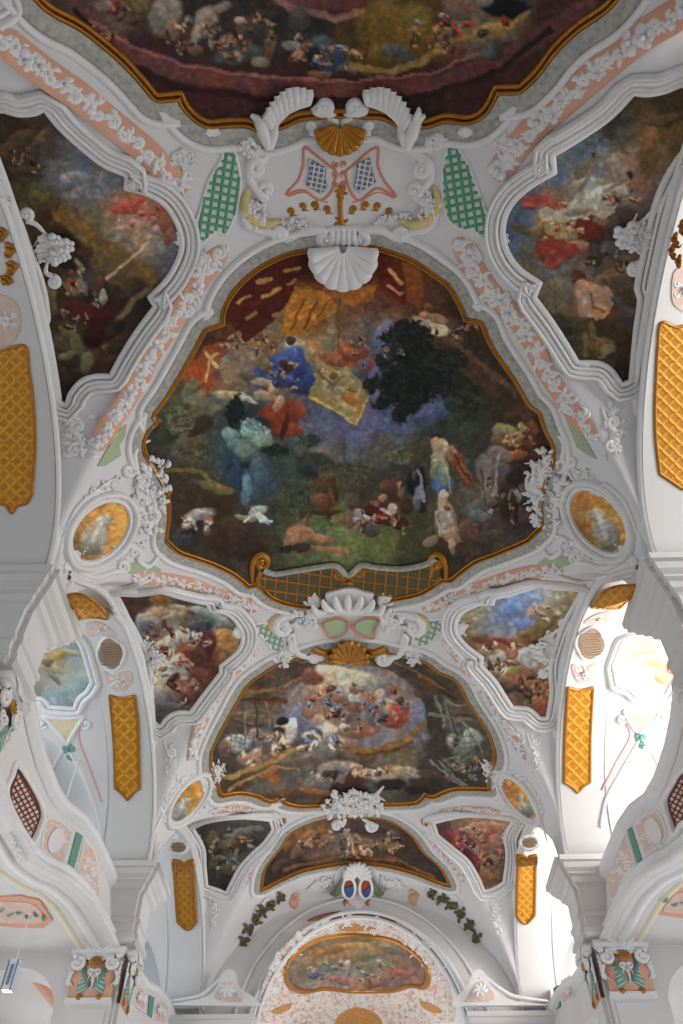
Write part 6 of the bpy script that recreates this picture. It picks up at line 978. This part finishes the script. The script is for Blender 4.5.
M['darkred'] = mat('dark_red_paint', (120,66,58), .7, noise=.3, scale=6); M['ochre'] = mat('ochre_paint', (196,140,80), .7, noise=.25, scale=6)
for q, m, lb in (([(307,921),(325,914),(345,911),(360,911),(380,914),(400,921),(380,920),(352,918),(325,919)],'darkred','dark red strip under the crown of the chancel arch'), ([(338,926),(350,924),(366,925),(376,929),(356,931),(340,930)],'ochre','small orange cartouche panel above the pale choir fresco'), ([(270,1012),(280,1006),(292,1003),(290,1008),(278,1014)],'ochre','small ochre panel low on the left side of the choir vault'), ([(420,1001),(432,1004),(443,1012),(432,1012),(423,1007)],'ochre','small ochre panel low on the right side of the choir vault'), ([(336,1019),(345,1011),(358,1007),(372,1011),(381,1019),(380,1030),(337,1030)],'ochre','second choir painting, cut off by the photo bottom')):
    mb = MB(); plate(mb, q, 'choir', .03, grid=5); tag(mb.build('choir_painting', M[m]), lb, 'painted panel')
for i, (rr, w_) in enumerate(((.985, .12),)):
    th = np.linspace(-math.pi/2, math.pi/2, 90); P = np.stack([(CA-.2)*np.sin(th), np.full(90, 35.75), CF+(CB+.05)*np.cos(th)], 1); N = np.stack([-np.sin(th), 0*th, -np.cos(th)], 1); mb = MB(); sweep(mb, P, N, halfround(-.14, .14, .12)); tag(mb.build('trim_9', M['relief']), kind='structure')
# ================================================================== light and camera
sc = bpy.context.scene
w = bpy.data.worlds.new('World'); sc.world = w; w.use_nodes = True; bg = w.node_tree.nodes['Background']
bg.inputs[0].default_value = (.78, .88, 1, 1); bg.inputs[1].default_value = 1.0
def area_light(name, loc, target, sx, sy, power, color):
    l = bpy.data.lights.new(name, 'AREA'); l.shape = 'RECTANGLE'; l.size = sx; l.size_y = sy; l.energy = power; l.color = color
    o = bpy.data.objects.new(name, l); COL.objects.link(o); o.location = (loc[0], loc[1], loc[2]+ZO)
    o.rotation_euler = (Vector(target)-Vector(loc)).to_track_quat('-Z', 'Y').to_euler()
for c in (-6.4, 5.7, 17.8, 29.4):
    area_light('window_light', (-12.3, c, 13.1), (0, c, 12.5), 4.2, 3.6, 550*(.15 if c < 0 else .35 if c < 10 else 1), (.85, .95, 1))
    area_light('window_light', (12.3, c, 13.1), (0, c, 12.5), 4.2, 3.6, 2300*(.1 if c < 0 else .9 if c < 10 else 1), (1, .97, .93))
    for s in (-1, 1): area_light('window_light', (s*12.3, c, 3.3), (0, c, 6), 4.2, 5.6, 1200*(.15 if c < 0 else .34 if c < 10 else 1), (.8, .9, 1) if c < 10 else (.95, .97, 1))
for s in (-1, 1): area_light('window_light', (s*4.2, 41, 8.5), (0, 42, 13), 5, 3.5, 1000, (1, .98, .95))
cd = bpy.data.cameras.new('camera'); cam = bpy.data.objects.new('camera', cd); COL.objects.link(cam)
cd.sensor_fit = 'VERTICAL'; cd.sensor_height = 36; cd.lens = 36*FL/1024; cd.clip_end = 300
m4 = Matrix([list(R[0])+[CAMX], list(R[1])+[0], list(R[2])+[ZO], [0, 0, 0, 1]]); cam.matrix_world = m4; sc.camera = cam
sc.view_settings.view_transform = 'Standard'; sc.view_settings.look = 'None'; sc.view_settings.gamma = 1; sc.view_settings.use_curve_mapping = False
sc.view_settings.exposure = -1.55
sc.cycles.use_denoising = True; sc.cycles.max_bounces = 7; sc.cycles.diffuse_bounces = 5; sc.cycles.glossy_bounces = 2
sc.cycles.sample_clamp_indirect = 4; sc.cycles.caustics_reflective = False; sc.cycles.caustics_refractive = False
